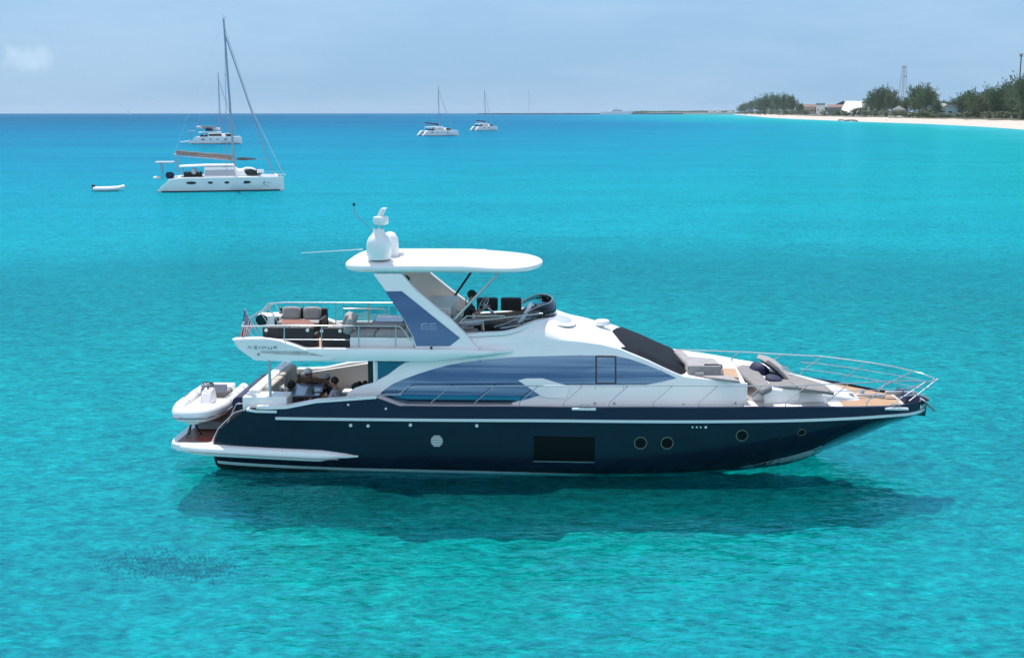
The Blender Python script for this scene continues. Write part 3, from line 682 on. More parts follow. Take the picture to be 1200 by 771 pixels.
# well rim and inner wall
rim = []
for k in range(61):
    a = -math.pi/2+math.pi*k/60
    x = (XW-1.5)+1.5*abs(math.cos(a))**.83*1.0
    rim.append((x, 1.62*math.copysign(abs(math.sin(a))**.83, math.sin(a))))
rim = [(rx0, -1.62)]+[r_ for r_ in rim]+[(rx0, 1.62)]
def roofz(x, y):
    ze = ctop(x); ye = -cabin(x, ze); return roofpt(x, max(-1, min(1, y/ye)))[2]
b = MB(); rs = []
cxm = XW-1.6
for x, y in rim:
    z = roofz(x, y); d = Vector((x-cxm if x > cxm else 0, y)).normalized()
    o_ = (x+d.x*.10, y+d.y*.10); i_ = (x-d.x*.07, y-d.y*.07)
    rs.append([(o_[0], o_[1], z-.06), (o_[0], o_[1], z+.015), (x, y, z+.035), (i_[0], i_[1], z+.015), (i_[0], i_[1], ZFL)])
b.rings(rs, closed=False, cap=False); b.build('flybridge_bulwark', M['white'], yacht, smooth=60)
# well lining (grey) and floor
b = MB(); b.rings([[(x-(.08 if x > cxm else 0), y*.95, roofz(x,y)-.02),(x-(.08 if x > cxm else 0), y*.95, ZFL+.03)] for x,y in rim], closed=False, cap=False); b.build('well_lining', M['greyd'], yacht, smooth=60)
b = MB(); b.box(rx0-.3, XW-.4, -1.5, 1.5, ZFL-.05, ZFL+.012); b.build('well_floor', M['greyd'], yacht)
# windscreen : black patch on the roof surface
scr_aft = lambda t: lin([(0, T(716,385,.8).x), (.55, T(727,391,-.9).x-.02), (.80, T(733.5,401,-1.5).x), (1.0, T(724,410,cabin).x)])(abs(t))
tm = .955
b = MB()
def scr(u, v):
    t = -tm+2*tm*v; xa_ = scr_aft(t); xb2 = rx1-.12-.32*abs(t)**3; x = xa_+(xb2-xa_)*u; q = roofpt(x, t)
    return (q[0]+.008, q[1]*1.004, q[2]+.018)
b.grid(scr, 40, 30); b.build('windscreen', M['mesh'], yacht, smooth=60)
# wipers
for t0, x0_ in ((-.72, .0),):
    b = MB(); pts = []
    for k in range(8):
        u = k/7; x = rx1-.16-1.35*u; q = roofpt(x, t0-.10*u, .05); pts.append(q)
    b.tube(pts, .009, 6); b.build('wiper', M['rubber'], yacht)
b = MB(); q = T(706,380,.2); q = roofpt(T(706,378,0).x, .12)
b.lathe((q[0], q[1], q[2]-.02), [(.06,0),(.06,.06),(.20,.10),(.21,.19),(.17,.23),(.02,.25)], 20); b.build('mushroom_antenna', M['white'], yacht, smooth=60)
for nm, mm, rr_, dz in (('fairing_lip','white',(.46,.62,.055),.0),('fairing_grille','letterw',(.34,.48,.04),.035)):
    x_ = XW+.14; c_ = roofpt(x_, -.36); b = MB(); b.ell((c_[0], c_[1], c_[2]+dz), rr_, 24, 10, .9, Euler((.05,.16,0)).to_matrix()); b.build(nm, M[mm], yacht, smooth=60)
# ---------------------------------------------------------------- forward trunk with lounge
def trunk(name, xa, xb2, zt, m=None, x_in=None):
    b = MB(); rr = []
    for i in range(25):
        x = xa+(xb2-xa)*i/24; z1 = max(zt(x), zd(x)+.01); yw_ = -cabin(x, z1); z0 = zd(x)-.03
        rr.append([(x, s*y, z) for s, l in ((-1,[(yw_+.05,z0),(yw_,z1-.05),(yw_-.05,z1),(yw_*.5,z1+.03)]),(1,[(yw_*.5,z1+.03),(yw_-.05,z1),(yw_,z1-.05),(yw_+.05,z0)])) for y, z in l])
    b.rings(rr); return b.build(name, m or M['white'], yacht, smooth=45)
xA0, xA1 = T(780,440,cabin).x, T(874,449.5,cabin).x
xB0, xB1 = T(896,454,cabin).x, T(1008,467,cabin).x
tzA = zc_from([(780,436.5),(803,442.5),(840,446),(874,449.8)], cabin)
tzB = zc_from([(896,454),(937,458.6),(985,463.2),(1010,469.5)], cabin)
trunk('lounge_surround', xA0, xA1, tzA)
trunk('forward_trunk', xB0, xB1, tzB)
b = MB(); b.box(xA1-.05, xB0+.05, -1.35, 1.35, zd(5.4)+.005, zd(5.4)+.03); b.build('passage_teak', M['teak'], yacht)
zA = tzA(xA0+1.0)+.02
def pad(name, m, quad, z0, z1, parent=yacht, bevel=.04, seg=3):
    """quad of photo points lying on plane z1"""
    P = [TZ(px, py, z1) for px, py in quad]; b = MB()
    b.poly_extrude([(p.x,p.y,z0) for p in P],[(p.x,p.y,z1) for p in P]); return b.build(name, m, parent, bevel=bevel, seg=seg, smooth=40)
zT = tzA((xA0+xA1)/2)
# lounge sole (teak) and pads
pad('lounge_teak', M['teak'], [(846,441),(866,442.5),(862,432),(846,431)], zT-.05, zT+.045, bevel=0)
pad('lounge_seat_pad', M['grey'], [(824,440.6),(868,446.2),(856,439.5),(818,436.5)], zT-.02, zT+.06, bevel=.03)
pad('lounge_back_pad', M['grey'], [(806,428.5),(846,428.8),(838,420.0),(800,416.5)], zT+.0, zT+.30)
pad('lounge_seat_base', M['white'], [(827,431.5),(846.5,432),(847,426.8),(823,426.3)], zT-.05, zT+.20)
pad('dark_headrest', M['dark'], [(823,428.6),(847,428.4),(846.5,426.2),(824,426)], zT+.20, zT+.30)
# big diagonal bolster at the foot of the windscreen
b = MB(); P0 = T(793,409.8,-.05); P1 = T(821,440.5,-1.55)
a0, a1 = Vector((P0.x+.05,P0.y,P0.z)), Vector((P1.x,P1.y,P1.z))
b.hexa([a0+Vector(q) for q in ((-.14,.1,-.12),(.12,.1,-.12),(.12,.1,.0),(-.14,.1,.0))]+[a1+Vector(q) for q in ((-.16,-.05,-.06),(.12,-.05,-.06),(.12,-.05,.10),(-.16,-.05,.10))]); b.build('windscreen_bolster', M['grey'], yacht, bevel=.06, seg=3)
b = MB(); P2 = T(793,409.8,1.0); 
# white framed bulkhead and sunpad (aft facing backrest slope)
zB = tzB(xB0+.3)
q = [T(855,423.5,1.35),T(893,463,-1.42)]
b = MB()
ya, yb = -1.40, 1.40
xl0 = T(893,463,-1.42).x; xh0 = xl0-.55
b.hexa([(xl0-.35,ya,zd(5.5)),(xl0+1.0,ya*.98,zd(5.5)),(xl0+1.0,yb*.98,zd(5.5)),(xl0-.35,yb,zd(5.5)),(xl0+.05,ya,zB),(xl0+1.0,ya*.98,zB),(xl0+1.0,yb*.98,zB),(xl0-.45,yb,zB+.22)])
b.build('sunpad_base', M['white'], yacht, bevel=.04)
pad('sunpad', M['greyd'], [(893,457.5),(905,452),(885,428.5),(868,426.5),(861,431)], zB-.02, zB+.16, bevel=.07)
pad('forward_sunpad', M['greyd'], [(936,453.6),(978,459.6),(966,449.5),(923,436.8),(916,441)], zB-.04, zB+.055, bevel=.03)
pad('sunpad_liner', M['greyd'], [(903,451.5),(934,453.4),(915,439.5),(892,431.5)], zB-.04, zB+.05, bevel=.02)
# raised backrest on struts
b = MB(); U0, U1, U2, U3 = T(884,418.5,.95), T(896,417.5,.95), T(931,452,-.75), T(918,455.5,-.75)
mid0 = T(909,429,.9); 
def bk(u, v):
    a_ = Vector(T(886,420,.95)).lerp(Vector(T(900,424.0,-.55)), 0)  # far edge top
    return a_
Pf0, Pf1 = T(886,419,.9), T(921,440,.9)   # far edge top -> bottom
Pn0, Pn1 = T(897,425,-.2), T(928,455,-.7)
pts = []
for k in range(9):
    t = k/8; bow_ = math.sin(math.pi*t)*.12
    f0 = Vector(Pf0).lerp(Vector(Pf1), t)+Vector((0,0,bow_)); n0 = Vector(Pn0).lerp(Vector(Pn1), t)+Vector((0,0,bow_*.6))
    pts.append((n0, f0))
b.rings([[n0, n0+Vector((.06,0,.10)), f0+Vector((.06,0,.10)), f0] for n0, f0 in pts]); b.build('raised_backrest', M['grey'], yacht, bevel=.03)
b = MB(); b.rings([[n0+Vector((-.02,0,-.02)), n0+Vector((-.02,0,-.05)), f0+Vector((-.02,0,-.05)), f0+Vector((-.02,0,-.02))] for n0, f0 in pts[1:]]); b.build('backrest_shell', M['char'], yacht)
for yv in (.55, -.45):
    b = MB(); t0 = Vector(Pn0).lerp(Vector(Pf0), .5+yv*.6)+Vector((.1,0,0)); b.tube([t0+Vector((.1,0,-.05)), (t0.x+.75, t0.y-.1, zB+.1)], .02, 6); b.build('backrest_strut', M['steel'], yacht)
# loose navy cushions
def loose(name, m, c, r, label, cat, group=None, rot=None, e=.55):
    b = MB(); b.ell((0,0,0), r, 16, 10, e, rot); o = b.build(name, m, world=yw(c), rz=-YA, smooth=60); return tag(o, label, cat, group)
c = T(889.5,434,.25); loose('cushion', M['navyfab'], (c.x,c.y,c.z), (.24,.34,.20), 'puffy navy cushion farther from the rail, under the raised grey backrest on the bow', 'cushion', rot=Euler((0,.5,.2)).to_matrix(), e=.7)
c = T(906.5,446.5,-.55); loose('cushion', M['navyfab'], (c.x,c.y,c.z), (.24,.32,.16), 'navy cushion nearer the rail, at the foot of the raised grey backrest on the bow', 'cushion', rot=Euler((0,.2,-.1)).to_matrix(), e=.7)

# ---------------------------------------------------------------- side rails and pulpit
def rb(x, z=0): return -(bf(x)-.07)
railtop_px = [(478,453.4),(527,453.0),(640,452.2),(760,452.0),(880,452.2),(940,451.6),(985,449.4),(1020,447.8),(1060,446.3),(1095,445.0)]
RXE = T(1095,443.6,0).x
def railsurf(x, z): return -(max(.0, lin([(-4,bf(-4)-.05),(2,bf(2)-.05),(6,bf(6)-.02),(8,bf(8)+.04),(9,bf(9)+.06),(10,.80),(10.5,.48),(RXE-.12,.20),(RXE,.0)])(x)))
RT = [T(px,py,railsurf) for px,py in railtop_px]; RT[-1] = T(1095,443.6,0); rtz = herm([(p.x,p.z) for p in RT])
xe = RT[-1].x; xsr0 = RT[0].x
xst = T(444,464,rb).x
def railpt(x, sg, dz=0.0, yy=0.0): return (x, sg*(railsurf(x, 0)+yy), rtz(x)+dz)
RX = [xsr0+(xe-xsr0)*(i/70) for i in range(71)]
for sg in (1,-1):
    b = MB(); pA = T(444,464,rb); pB = T(467,463.5,rb)
    b.tube([(T(432,468.5,rb).x, sg*-2.4, ztop_(-4.6)-.0),(pA.x, sg*(rb(0)+.1), pA.z),(pB.x, sg*(rb(0)+.1), pB.z-.0)]+[railpt(x, sg) for x in RX], .015, 8)
    b.build('guard_rail', M['steel'], yacht, smooth=60)
    # lower wires of the bow part
    for fr_ in (.36,.68):
        xm0 = T(968,477,rb).x
        xw = [xm0+(xe-.25*(1-fr_)*2-xm0)*i/20 for i in range(21)]
        b = MB(); b.tube([(x, sg*(railsurf(x,0)*(fr_)+rb(min(x,10.2))*(1-fr_)), (ztop_(x)+(rtz(x)-ztop_(x))*fr_)) for x in xw], .010, 6); b.build('rail_wire', M['steel'], yacht)
    for px in (505,556,608,660,713,765,818,870,920,968,1015):
        p = T(px, 477.5, rb); zt0 = ztop_(p.x); xt = p.x+(.50 if px < 900 else .58)
        mid = (p.x+.02, sg*rb(p.x), zt0+.13); tp = railpt(xt, sg)
        b = MB(); b.tube([(p.x, sg*rb(p.x), zt0-.02), mid, tp], .013, 6); b.build('stanchion', M['steel'], yacht, smooth=60)
    for x0_, x1_ in ((9.35,10.25),(9.85,10.75)):
        b = MB(); b.tube([(x0_, sg*rb(x0_)*.9, ztop_(x0_)+.05), railpt(x1_, sg)], .013, 8); b.build('stanchion', M['steel'], yacht, smooth=60)
# cleats, gate plate
for px in (670, 1036):
    p = T(px, 477, rb); 
    b = MB(); b.box(p.x, p.x+.62, -(bf(p.x)+.03), -(bf(p.x)-.08), p.z-.06, p.z+.0); b.build('cleat_plate', M['silver'], yacht, bevel=.01)
    b = MB(); b.tube([(p.x+.16,-(bf(p.x)-.03),p.z+.09),(p.x+.46,-(bf(p.x)-.03),p.z+.09)],.016,6); b.tube([(p.x+.24,-(bf(p.x)-.03),p.z-.01),(p.x+.24,-(bf(p.x)-.03),p.z+.09)],.016,6); b.tube([(p.x+.38,-(bf(p.x)-.03),p.z-.01),(p.x+.38,-(bf(p.x)-.03),p.z+.09)],.016,6); b.build('mooring_cleat', M['steel'], yacht)
# windlass and anchor
b = MB(); b.lathe((8.75,.12,zd(8.7)+.03),[(.11,0),(.11,.04),(.06,.05),(.06,.10),(.09,.11),(.09,.14)],18); b.build('windlass', M['steel'], yacht, smooth=50)
b = MB(); b.box(8.55,9.35,-.07,.05,zd(8.9)+.03,zd(8.9)+.11); b.build('chain_stopper', M['steel'], yacht, bevel=.02)
b = MB(); b.lathe((8.35,-.35,zd(8.3)+.03),[(.10,0),(.10,.05),(.05,.07),(.08,.12)],14); b.build('capstan', M['steel'], yacht, smooth=50)
zn = ztop_(9.8)
anc = MB(); anc.rings([[(9.6,-.05,zn+.20),(9.6,.05,zn+.20),(9.6,.05,zn+.29),(9.6,-.05,zn+.29)],[(10.4,-.05,zn+.20),(10.4,.05,zn+.20),(10.4,.05,zn+.29),(10.4,-.05,zn+.29)],[(10.72,-.05,zn+.02),(10.72,.05,zn+.02),(10.80,.05,zn+.10),(10.80,-.05,zn+.10)]])
anc.v = [(x-.25,y,z-.10) for x,y,z in anc.v]; anc.build('anchor_shank', M['steel'], yacht, bevel=.012)
fl = MB(); fl.poly_extrude([(10.30,-.06,zn+.20),(10.55,-.30,zn+.10),(10.86,-.24,zn-.18),(10.92,.0,zn-.26),(10.86,.24,zn-.18),(10.55,.30,zn+.10),(10.30,.06,zn+.20)],[(10.34,-.06,zn+.23),(10.59,-.30,zn+.13),(10.90,-.24,zn-.15),(10.96,.0,zn-.22),(10.90,.24,zn-.15),(10.59,.30,zn+.13),(10.34,.06,zn+.23)])
fl.v = [(x-.25,y*1.3,z-.10) for x,y,z in fl.v]; fl.build('anchor_fluke', M['steeld'], yacht, bevel=.01)
b = MB(); b.tube([(10.45,-.22,zn+.0),(10.45,.22,zn+.0)],.03,8); b.build('anchor_roller', M['rubber'], yacht)

# ---------------------------------------------------------------- hull fittings
def disc_on(name, m, px, py, r, off, depth=.02, rx=None, n=28, inner=None, parent=yacht, mirror=True):
    rx = rx or r; objs = []
    for sg in ((1,-1) if mirror else (1,)):
        c = T(px, py, hs); b = MB()
        ex = Vector((1, (hs(c.x+.1,c.z)-hs(c.x-.1,c.z))/.2, 0)).normalized(); ez = Vector((0, (hs(c.x,c.z+.1)-hs(c.x,c.z-.1))/.2, 1)).normalized(); nn = ex.cross(ez).normalized()
        if nn.y > 0: nn = -nn
        def pt(rr, a, o_): p = c+ex*(rx/r*rr*math.cos(a))+ez*(rr*math.sin(a))+nn*o_; return (p.x, sg*p.y, p.z)
        ang = [2*math.pi*k/n for k in range(n)]
        if inner: b.rings([[pt(r,a,-.01) for a in ang],[pt(r,a,off+depth) for a in ang],[pt(inner,a,off+depth) for a in ang],[pt(inner,a,-.01) for a in ang]], cap=False)
        else: b.rings([[pt(r,a,-.02) for a in ang],[pt(r,a,off) for a in ang]])
        objs.append(b.build(name, m, parent, smooth=40))
    return objs
for px, py, r, rx in ((750.6,518.9,.165,.165),(781.7,518.9,.165,.165),(869.4,510,.155,.16),(939.4,506.2,.095,.115)):
    gl_ = disc_on('porthole', M['hullglass'], px, py, r*.90, .008, rx=rx*.90)
    rm = disc_on('porthole_rim', M['bronze'], px, py, r, .006, .012, rx=rx, inner=r*.89)
    for g_, r_ in zip(gl_, rm): r_.parent = g_
gl_ = disc_on('louvre_vent', M['antifoul'], 512,516.2,.165,.008)
for k in range(7):
    c = T(512, 510.6+k*1.9, hs); hw = .155*math.sqrt(max(0.05, 1-((k-3)/3.6)**2))
    b = MB(); b.box(c.x-hw, c.x+hw, c.y-.030, c.y-.006, c.z-.013, c.z+.010); s_ = b.build('vent_slat', M['silver'], gl_[0])
for px, py in ((411,498.2),(431.4,498.8),(481,497.8),(558.8,498.6)): disc_on('drain_outlet', M['silver'], px, py, .042, .02)
for px, py in ((408.3,474),(452.4,478.6)): disc_on('drain_outlet', M['silver'], px, py, .030, .03)
for px in (811.5,816.5,821,827): disc_on('skin_fitting', M['silver'], px, 500.4, .022 if px < 825 else .032, .015)
# large hull window
q = [(625.4,510.4),(697.8,511.8),(696,540.4),(625,539.4)]
wx0, wx1 = T(625.4,525,hs).x, T(697,525,hs).x
wtp = zc_from([(625,510.4),(698,511.8)], hs); wbt = zc_from([(625,539.5),(698,540.6)], hs)
for hw_, sg in zip(strip('hull_window', M['hullglass'], wtp, wbt, hs, wx0, wx1, off=.008, nx=12, nz=10), (1,-1)):
    def bits(name, m, x0, x1, zt, zb, off):
        b = MB(); rr = []
        for k in range(9):
            x = x0+(x1-x0)*k/8; rr.append([(x, sg*(hs(x,zt(x))-off), zt(x)),(x, sg*(hs(x,zb(x))-off), zb(x)),(x, sg*(hs(x,zb(x))+.02), zb(x)),(x, sg*(hs(x,zt(x))+.02), zt(x))])
        b.rings(rr); b.build(name, m, hw_, smooth=30)
    bits('window_ledge', M['steeld'], wx0-.01, wx1, lambda x: wbt(x)-.004, lambda x: wbt(x)-.035, .022)
    bits('window_frame', M['navylit'], wx0-.01, wx1+.01, lambda x: wtp(x)+.022, lambda x: wtp(x)+.001, .010)
    for kx in ():
        xk_ = wx0+(wx1-wx0)*kx; b = MB()
        b.rings([[(xk_, sg*(hs(xk_,z)-.012), z),(xk_+.02, sg*(hs(xk_,z)-.012), z),(xk_+.02, sg*hs(xk_,z), z),(xk_, sg*hs(xk_,z), z)] for z in [wbt(xk_)+(wtp(xk_)-wbt(xk_))*t/6 for t in range(7)]]); b.build('window_mullion', M['navylit'], hw_)
# door seams and small fittings on the cabin side
for px in (697.4, 730.5): ngon_on('door_seam', M['steeld'], [(px,451.5),(px+.6,451.5),(px+.6,476),(px,476)], cabin, .006, .006, mirror=False, bevel=0)
for px, py in ((697,472.5),(720,472.5),(801,474),(862,472)):
    p = T(px, py, cabin); b = MB(); b.lathe((p.x, p.y-.02, p.z),[(.028,0),(.03,.012),(.03,.03)],10,'y'); b.build('deck_light', M['steeld'], yacht)
p = T(505.5,407.5,-2.16); b = MB(); b.lathe((p.x,-2.19,p.z),[(.035,0),(.035,.04)],10,'y'); b.build('navigation_light', M['black'], yacht)
p = T(303,415,-2.18); b = MB(); b.lathe((p.x,-2.20,p.z),[(.035,0),(.035,.04)],10,'y'); b.build('courtesy_light', M['steeld'], yacht)
# boarding gate seam on the quarter
for px in (409,431.5):
    P = trace([(px,471),(px+.7,471),(px+.7,487),(px,487)], hs); b = MB(); b.poly_extrude([(p.x, hs(p.x,p.z)-.006, p.z) for p in P],[(p.x, hs(p.x,p.z)+.01, p.z) for p in P]); b.build('gate_seam', M['steeld'] if px > 420 else M['dark'], yacht)
b = MB(); pts = [T(409,469,rb),T(410,463.4,rb),T(470,463.2,rb)]; b.tube([(p.x,-2.42,p.z) for p in pts],.014,6); b.build('gate_rail', M['steel'], yacht)
b = MB(); pts = [T(431,463,rb),T(431,472,rb)]; b.tube([(p.x,-2.42,p.z) for p in pts],.012,6); b.build('gate_rail', M['steel'], yacht)
# flybridge supports
for px, y0, y1p in ((316,-2.15,463),(333,2.0,440)):
    p = T(px, 440, y0); z1 = T(px, y1p, y0).z
    b = MB(); b.tube([(p.x, y0, z1-.02),(p.x, y0, ZFB+.02)], .038, 10); b.build('flybridge_support', M['steel'], yacht, smooth=60)

# ---------------------------------------------------------------- arch, hardtop
def archY(x, z): return -1.97+max(0, z-ZF)*.12
ar = [(437,321),(450.6,340),(472.7,375),(483.6,396),(487,410),(561,410),(545.5,392),(532,378),(510,360.5),(488,341.6),(470,321)]
for sg in (1,-1):
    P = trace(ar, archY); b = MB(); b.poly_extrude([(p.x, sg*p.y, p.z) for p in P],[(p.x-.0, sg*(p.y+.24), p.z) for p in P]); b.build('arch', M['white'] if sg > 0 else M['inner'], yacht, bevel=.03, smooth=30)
    P = trace([(451.5,341.5),(470.8,341.2),(480,348.5),(539,396),(527,405.4),(488,405.4),(484.5,395),(473.6,374.5)], archY)
    b = MB(); b.poly_extrude([(p.x, sg*(p.y-.012), p.z) for p in P],[(p.x, sg*(p.y+.02), p.z) for p in P]); b.build('arch_panel', M['panel'], yacht, smooth=30)
def six(x, y): return [[(x+7.2,y),(x+.6,y),(x,y+.8),(x,y+6.2),(x+7.4,y+6.2),(x+7.4,y+3.1),(x+.2,y+3.1)]]
strokes('arch_number', M['letterw'], six(494,379.4)+six(503.6,379.4), archY, r=.011, off=.02)
p = T(474.8,327.5,1.5); b = MB(); b.lathe((p.x,1.62,p.z),[(.10,0),(.12,-.03),(.12,-.08),(.05,-.09)],18,'y'); b.build('speaker', M['black'], yacht)
q0_, q1_ = T(301,369,1.2), T(329,381,1.2); b = MB(); b.hexa([(q0_.x+.45,1.2,ZFL+.0),(q1_.x,1.2,ZFL+.0),(q1_.x,1.7,ZFL+.0),(q0_.x+.45,1.7,ZFL+.0),(q0_.x,1.2,q0_.z),(q1_.x,1.2,q0_.z-.03),(q1_.x,1.7,q0_.z-.03),(q0_.x,1.7,q0_.z)]); b.build('stern_locker', M['white'], yacht, bevel=.03)
p = T(306.5,375,1.18); b = MB(); b.lathe((p.x,1.195,p.z),[(.17,0),(.17,-.04),(.05,-.05)],18,'y'); b.build('speaker', M['black'], yacht)
# between the arch legs : crossbeam with shelf
HX0, HX1 = T(408,312,-.6).x, T(635.8,312.5,0).x
HZ = T(500,322,-1.72).z
b = MB(); rr = []; NH = 60
for i in range(NH+1):
    u = -1+2*i/NH; uu = math.sin(math.pi/2*u); x = (HX0+HX1)/2+(HX1-HX0)/2*uu
    ex = 9.0 if uu < 0 else 3.2
    hw = 1.78*(max(0, 1-abs(uu)**ex)**(1/5.0) if uu < 0 else (1.0 if uu < .5 else max(0, 1-((uu-.5)/.5)**2.3)**.5)); th = .155*max(0, 1-abs(uu)**10)**.5+.004
    if uu > .2: th *= 1-.50*(uu-.2)/.8
    zc = HZ+.150+.02*(1-uu*uu)+(-.06*max(0,uu-.2)/.8)
    ring = []
    for k in range(36):
        a = 2*math.pi*k/36; c_, s_ = math.cos(a), math.sin(a)
        yy = hw*math.copysign(abs(c_)**.40, c_); zz = zc+th*math.copysign(abs(s_)**(.60), s_)+(.05*(1-(yy/1.8)**2) if s_ > 0 else 0)
        ring.append((x, yy, zz))
    rr.append(ring)
b.rings(rr); b.build('hardtop', M['white'], yacht, smooth=50)
zht_ = lambda y: HZ+.15+.02+.145+.05*(1-(y/1.8)**2)
b = MB(); b.rings([[(x,-1.1,HZ+.32),(x,1.1,HZ+.32),(x,1.1,HZ+.352),(x,-1.1,HZ+.352)] for x in (HX0+2.2, HX1-1.6)]); b.build('sunroof_panel', M['white'], yacht, bevel=.015)
# struts
for y0, pb, m_ in ((-1.55,(532,375),'steel'),(1.45,(530,351),'black')):
    pt_ = T(585.5,321,-1.5); pb_ = T(pb[0],pb[1],y0)
    if y0 > 0: pt_ = T(563.5,321.5,1.45)
    b = MB(); b.tube([(pb_.x,y0,pb_.z),(pt_.x,y0*.97,HZ+.06)], .036, 10); b.build('hardtop_strut', M[m_], yacht, smooth=60)
# domes, searchlight, aerials
c = TZ(444.5,303.5,HZ+.36); zb0 = HZ+.345
b = MB(); b.lathe((c.x,c.y,zb0),[(.24,0),(.31,.02),(.31,.07),(.315,.10),(.325,.13),(.33,.38),(.315,.48),(.27,.58),(.20,.66),(.15,.72),(.14,.80)],28); b.build('satellite_dome', M['white'], yacht, smooth=60)
b = MB(); b.lathe((c.x+.20,c.y+.62,zb0-.02),[(.22,0),(.23,.04),(.23,.36),(.21,.52),(.13,.66),(.03,.70)],28); b.build('satellite_dome', M['white'], yacht, smooth=60)
b = MB(); zt0 = zb0+.74
for dx in (-.07,.10): b.tube([(c.x+dx,c.y,zt0),(c.x+dx,c.y,zt0+.24)],.03,8)
b.build('radar_post', M['steel'], yacht)
b = MB(); b.rings([[(c.x+.06+r_*math.cos(a)*1.0,c.y+r_*math.sin(a),zt0+.18+h) for a in [2*math.pi*k/24 for k in range(24)]] for r_,h in ((.14,0),(.20,.03),(.21,.12),(.19,.20),(.10,.22))]); b.build('radar', M['white'], yacht, smooth=60)
b = MB(); b.rings([[(c.x+.05+ox-.08,c.y-.07,zt0+.38+h),(c.x+.05+ox+.08*(1-h),c.y-.07,zt0+.38+h),(c.x+.05+ox+.08*(1-h),c.y+.07,zt0+.38+h),(c.x+.05+ox-.08,c.y+.07,zt0+.38+h)] for ox,h in ((0,0),(.03,.10),(.09,.20),(.14,.24))]); b.build('searchlight', M['white'], yacht, bevel=.03, smooth=50)
b = MB(); pA = T(441,271,c.y); pB = T(432.5,266,c.y); pC = T(415.5,250,c.y-.1); pD = T(414.8,241,c.y-.1)
b.tube([pA,T(435,270.5,c.y),pB,pC,pD],.014,6); b.build('weather_mast', M['steeld'], yacht)
b = MB(); b.lathe((pD.x,pD.y,pD.z-.02),[(.02,0),(.035,.02),(.035,.07),(.01,.09)],10); b.build('wind_sensor', M['black'], yacht)
b = MB(); pA = T(425,293,1.3); pB = T(353,296.6,1.3); b.tube([(pA.x,1.3,pA.z+.02),(pB.x,1.3,pB.z)],.014,6,r2=.008); b.build('whip_aerial', M['white'], yacht)
b = MB(); p = TZ(467,298.5,HZ+.38); b.hexa([(p.x-.2,p.y-.16,zb0),(p.x+.14,p.y-.16,zb0),(p.x+.14,p.y+.16,zb0),(p.x-.2,p.y+.16,zb0),(p.x-.14,p.y-.16,zb0+.1),(p.x+.14,p.y-.16,zb0+.12),(p.x+.14,p.y+.16,zb0+.12),(p.x-.14,p.y+.16,zb0+.1)]); b.build('antenna_base', M['silver'], yacht, bevel=.01)

# ---------------------------------------------------------------- flybridge rails, screen, helm
def rail(name, pts, r=.017, m='steel'):
    b = MB(); b.tube(pts, r, 8); return b.build(name, M[m], yacht, smooth=60)
yn, yfv = -2.0, 1.85
zrn = T(380,381.5,yn).z; print('rails',zrn,T(400,354.8,yfv).z); zrl = T(380,398.2,yn).z
P = lambda px, py, y: tuple(T(px, py, y))
rail('flybridge_rail', [P(283,382.5,yn),P(330,381.6,yn),P(467,382.2,yn),P(470,384,yn),P(482,399.5,yn)])
rail('flybridge_rail', [P(326,397.8,yn),P(409,398.3,yn)], .012)
for px in (333.2,376.8,420.4,463.8): rail('flybridge_post', [P(px,382,yn),P(px,409.5,yn)], .016)
zrf = P(400,354.8,yfv)[2]
rail('flybridge_rail', [P(302,372,yfv),P(314,355.5,yfv),P(330,354.6,yfv),P(470,355.0,yfv)])
for px, py in ((316.6,381),(355,375),(393.5,380),(402.5,380),(432,378),(300.5,390),(308,386)): rail('flybridge_post', [P(px,355.2 if px > 312 else 366,yfv),P(px,py,yfv)], .016)
rail('aft_rail', [P(283,382.5,yn),(P(283,382.5,yn)[0]-.05,-1.6,zrn),(P(283,382.5,yn)[0]-.05,1.6,zrn),P(302,372,yfv)])
for yy in (-1.7,-.85,0,.85,1.6): rail('aft_post', [(xf0-.02,yy,ZFL),(P(283,382.5,yn)[0]-.02,yy,zrn)], .014)
rail('bar_rail', [P(402,361.6,1.55),P(449,362,1.55),P(452,364,1.55),P(452.5,374,1.55)], .016)
b = MB(); A = [P(404,359,1.9),P(466,359,1.9),P(466,381,1.9),P(404,381,1.9)]; b.poly_extrude(A,[(p_[0],p_[1]+.015,p_[2]) for p_ in A]); b.build('glass_screen', M['clear'], yacht)
# perspex screen round the helm
b = MB(); scrn = []
for k in range(41):
    a = -math.pi/2+math.pi*k/40; ca, sa = abs(math.cos(a)), math.sin(a)
    cx_ = XW-1.55
    x = cx_+1.60*ca**.80; y = 1.56*math.copysign(abs(sa)**.83, sa)
    h = .05+.36*ca**.9
    z = roofz(min(x, XW), y)+.02
    scrn.append(((x,y,z),(x-.02*ca, y*.985, z+h*.55),(x-.10*ca-.02, y*.95, z+h)))
b.rings([list(s) for s in scrn], closed=False, cap=False); b.build('wind_screen', M['smoke'], yacht, smooth=80, solid=.012)
rail('screen_trim', [s[2] for s in scrn], .016, 'steeld')
rail('helm_rail', [P(538,379,-1.6),P(546.5,370.4,-1.6),P(590,370.2,-1.6),P(592,372,-1.6)], .016)
rail('helm_rail', [P(538,379,-1.62),P(566,375.2,-1.62),P(600,371.2,-1.62),P(636,367.2,-1.55)], .016)
rail('helm_rail', [P(566,375,-1.62),P(567,387,-1.62)], .014)
rail('helm_rail', [P(600,375.6,-1.3),P(627,373,-1.3)], .014)
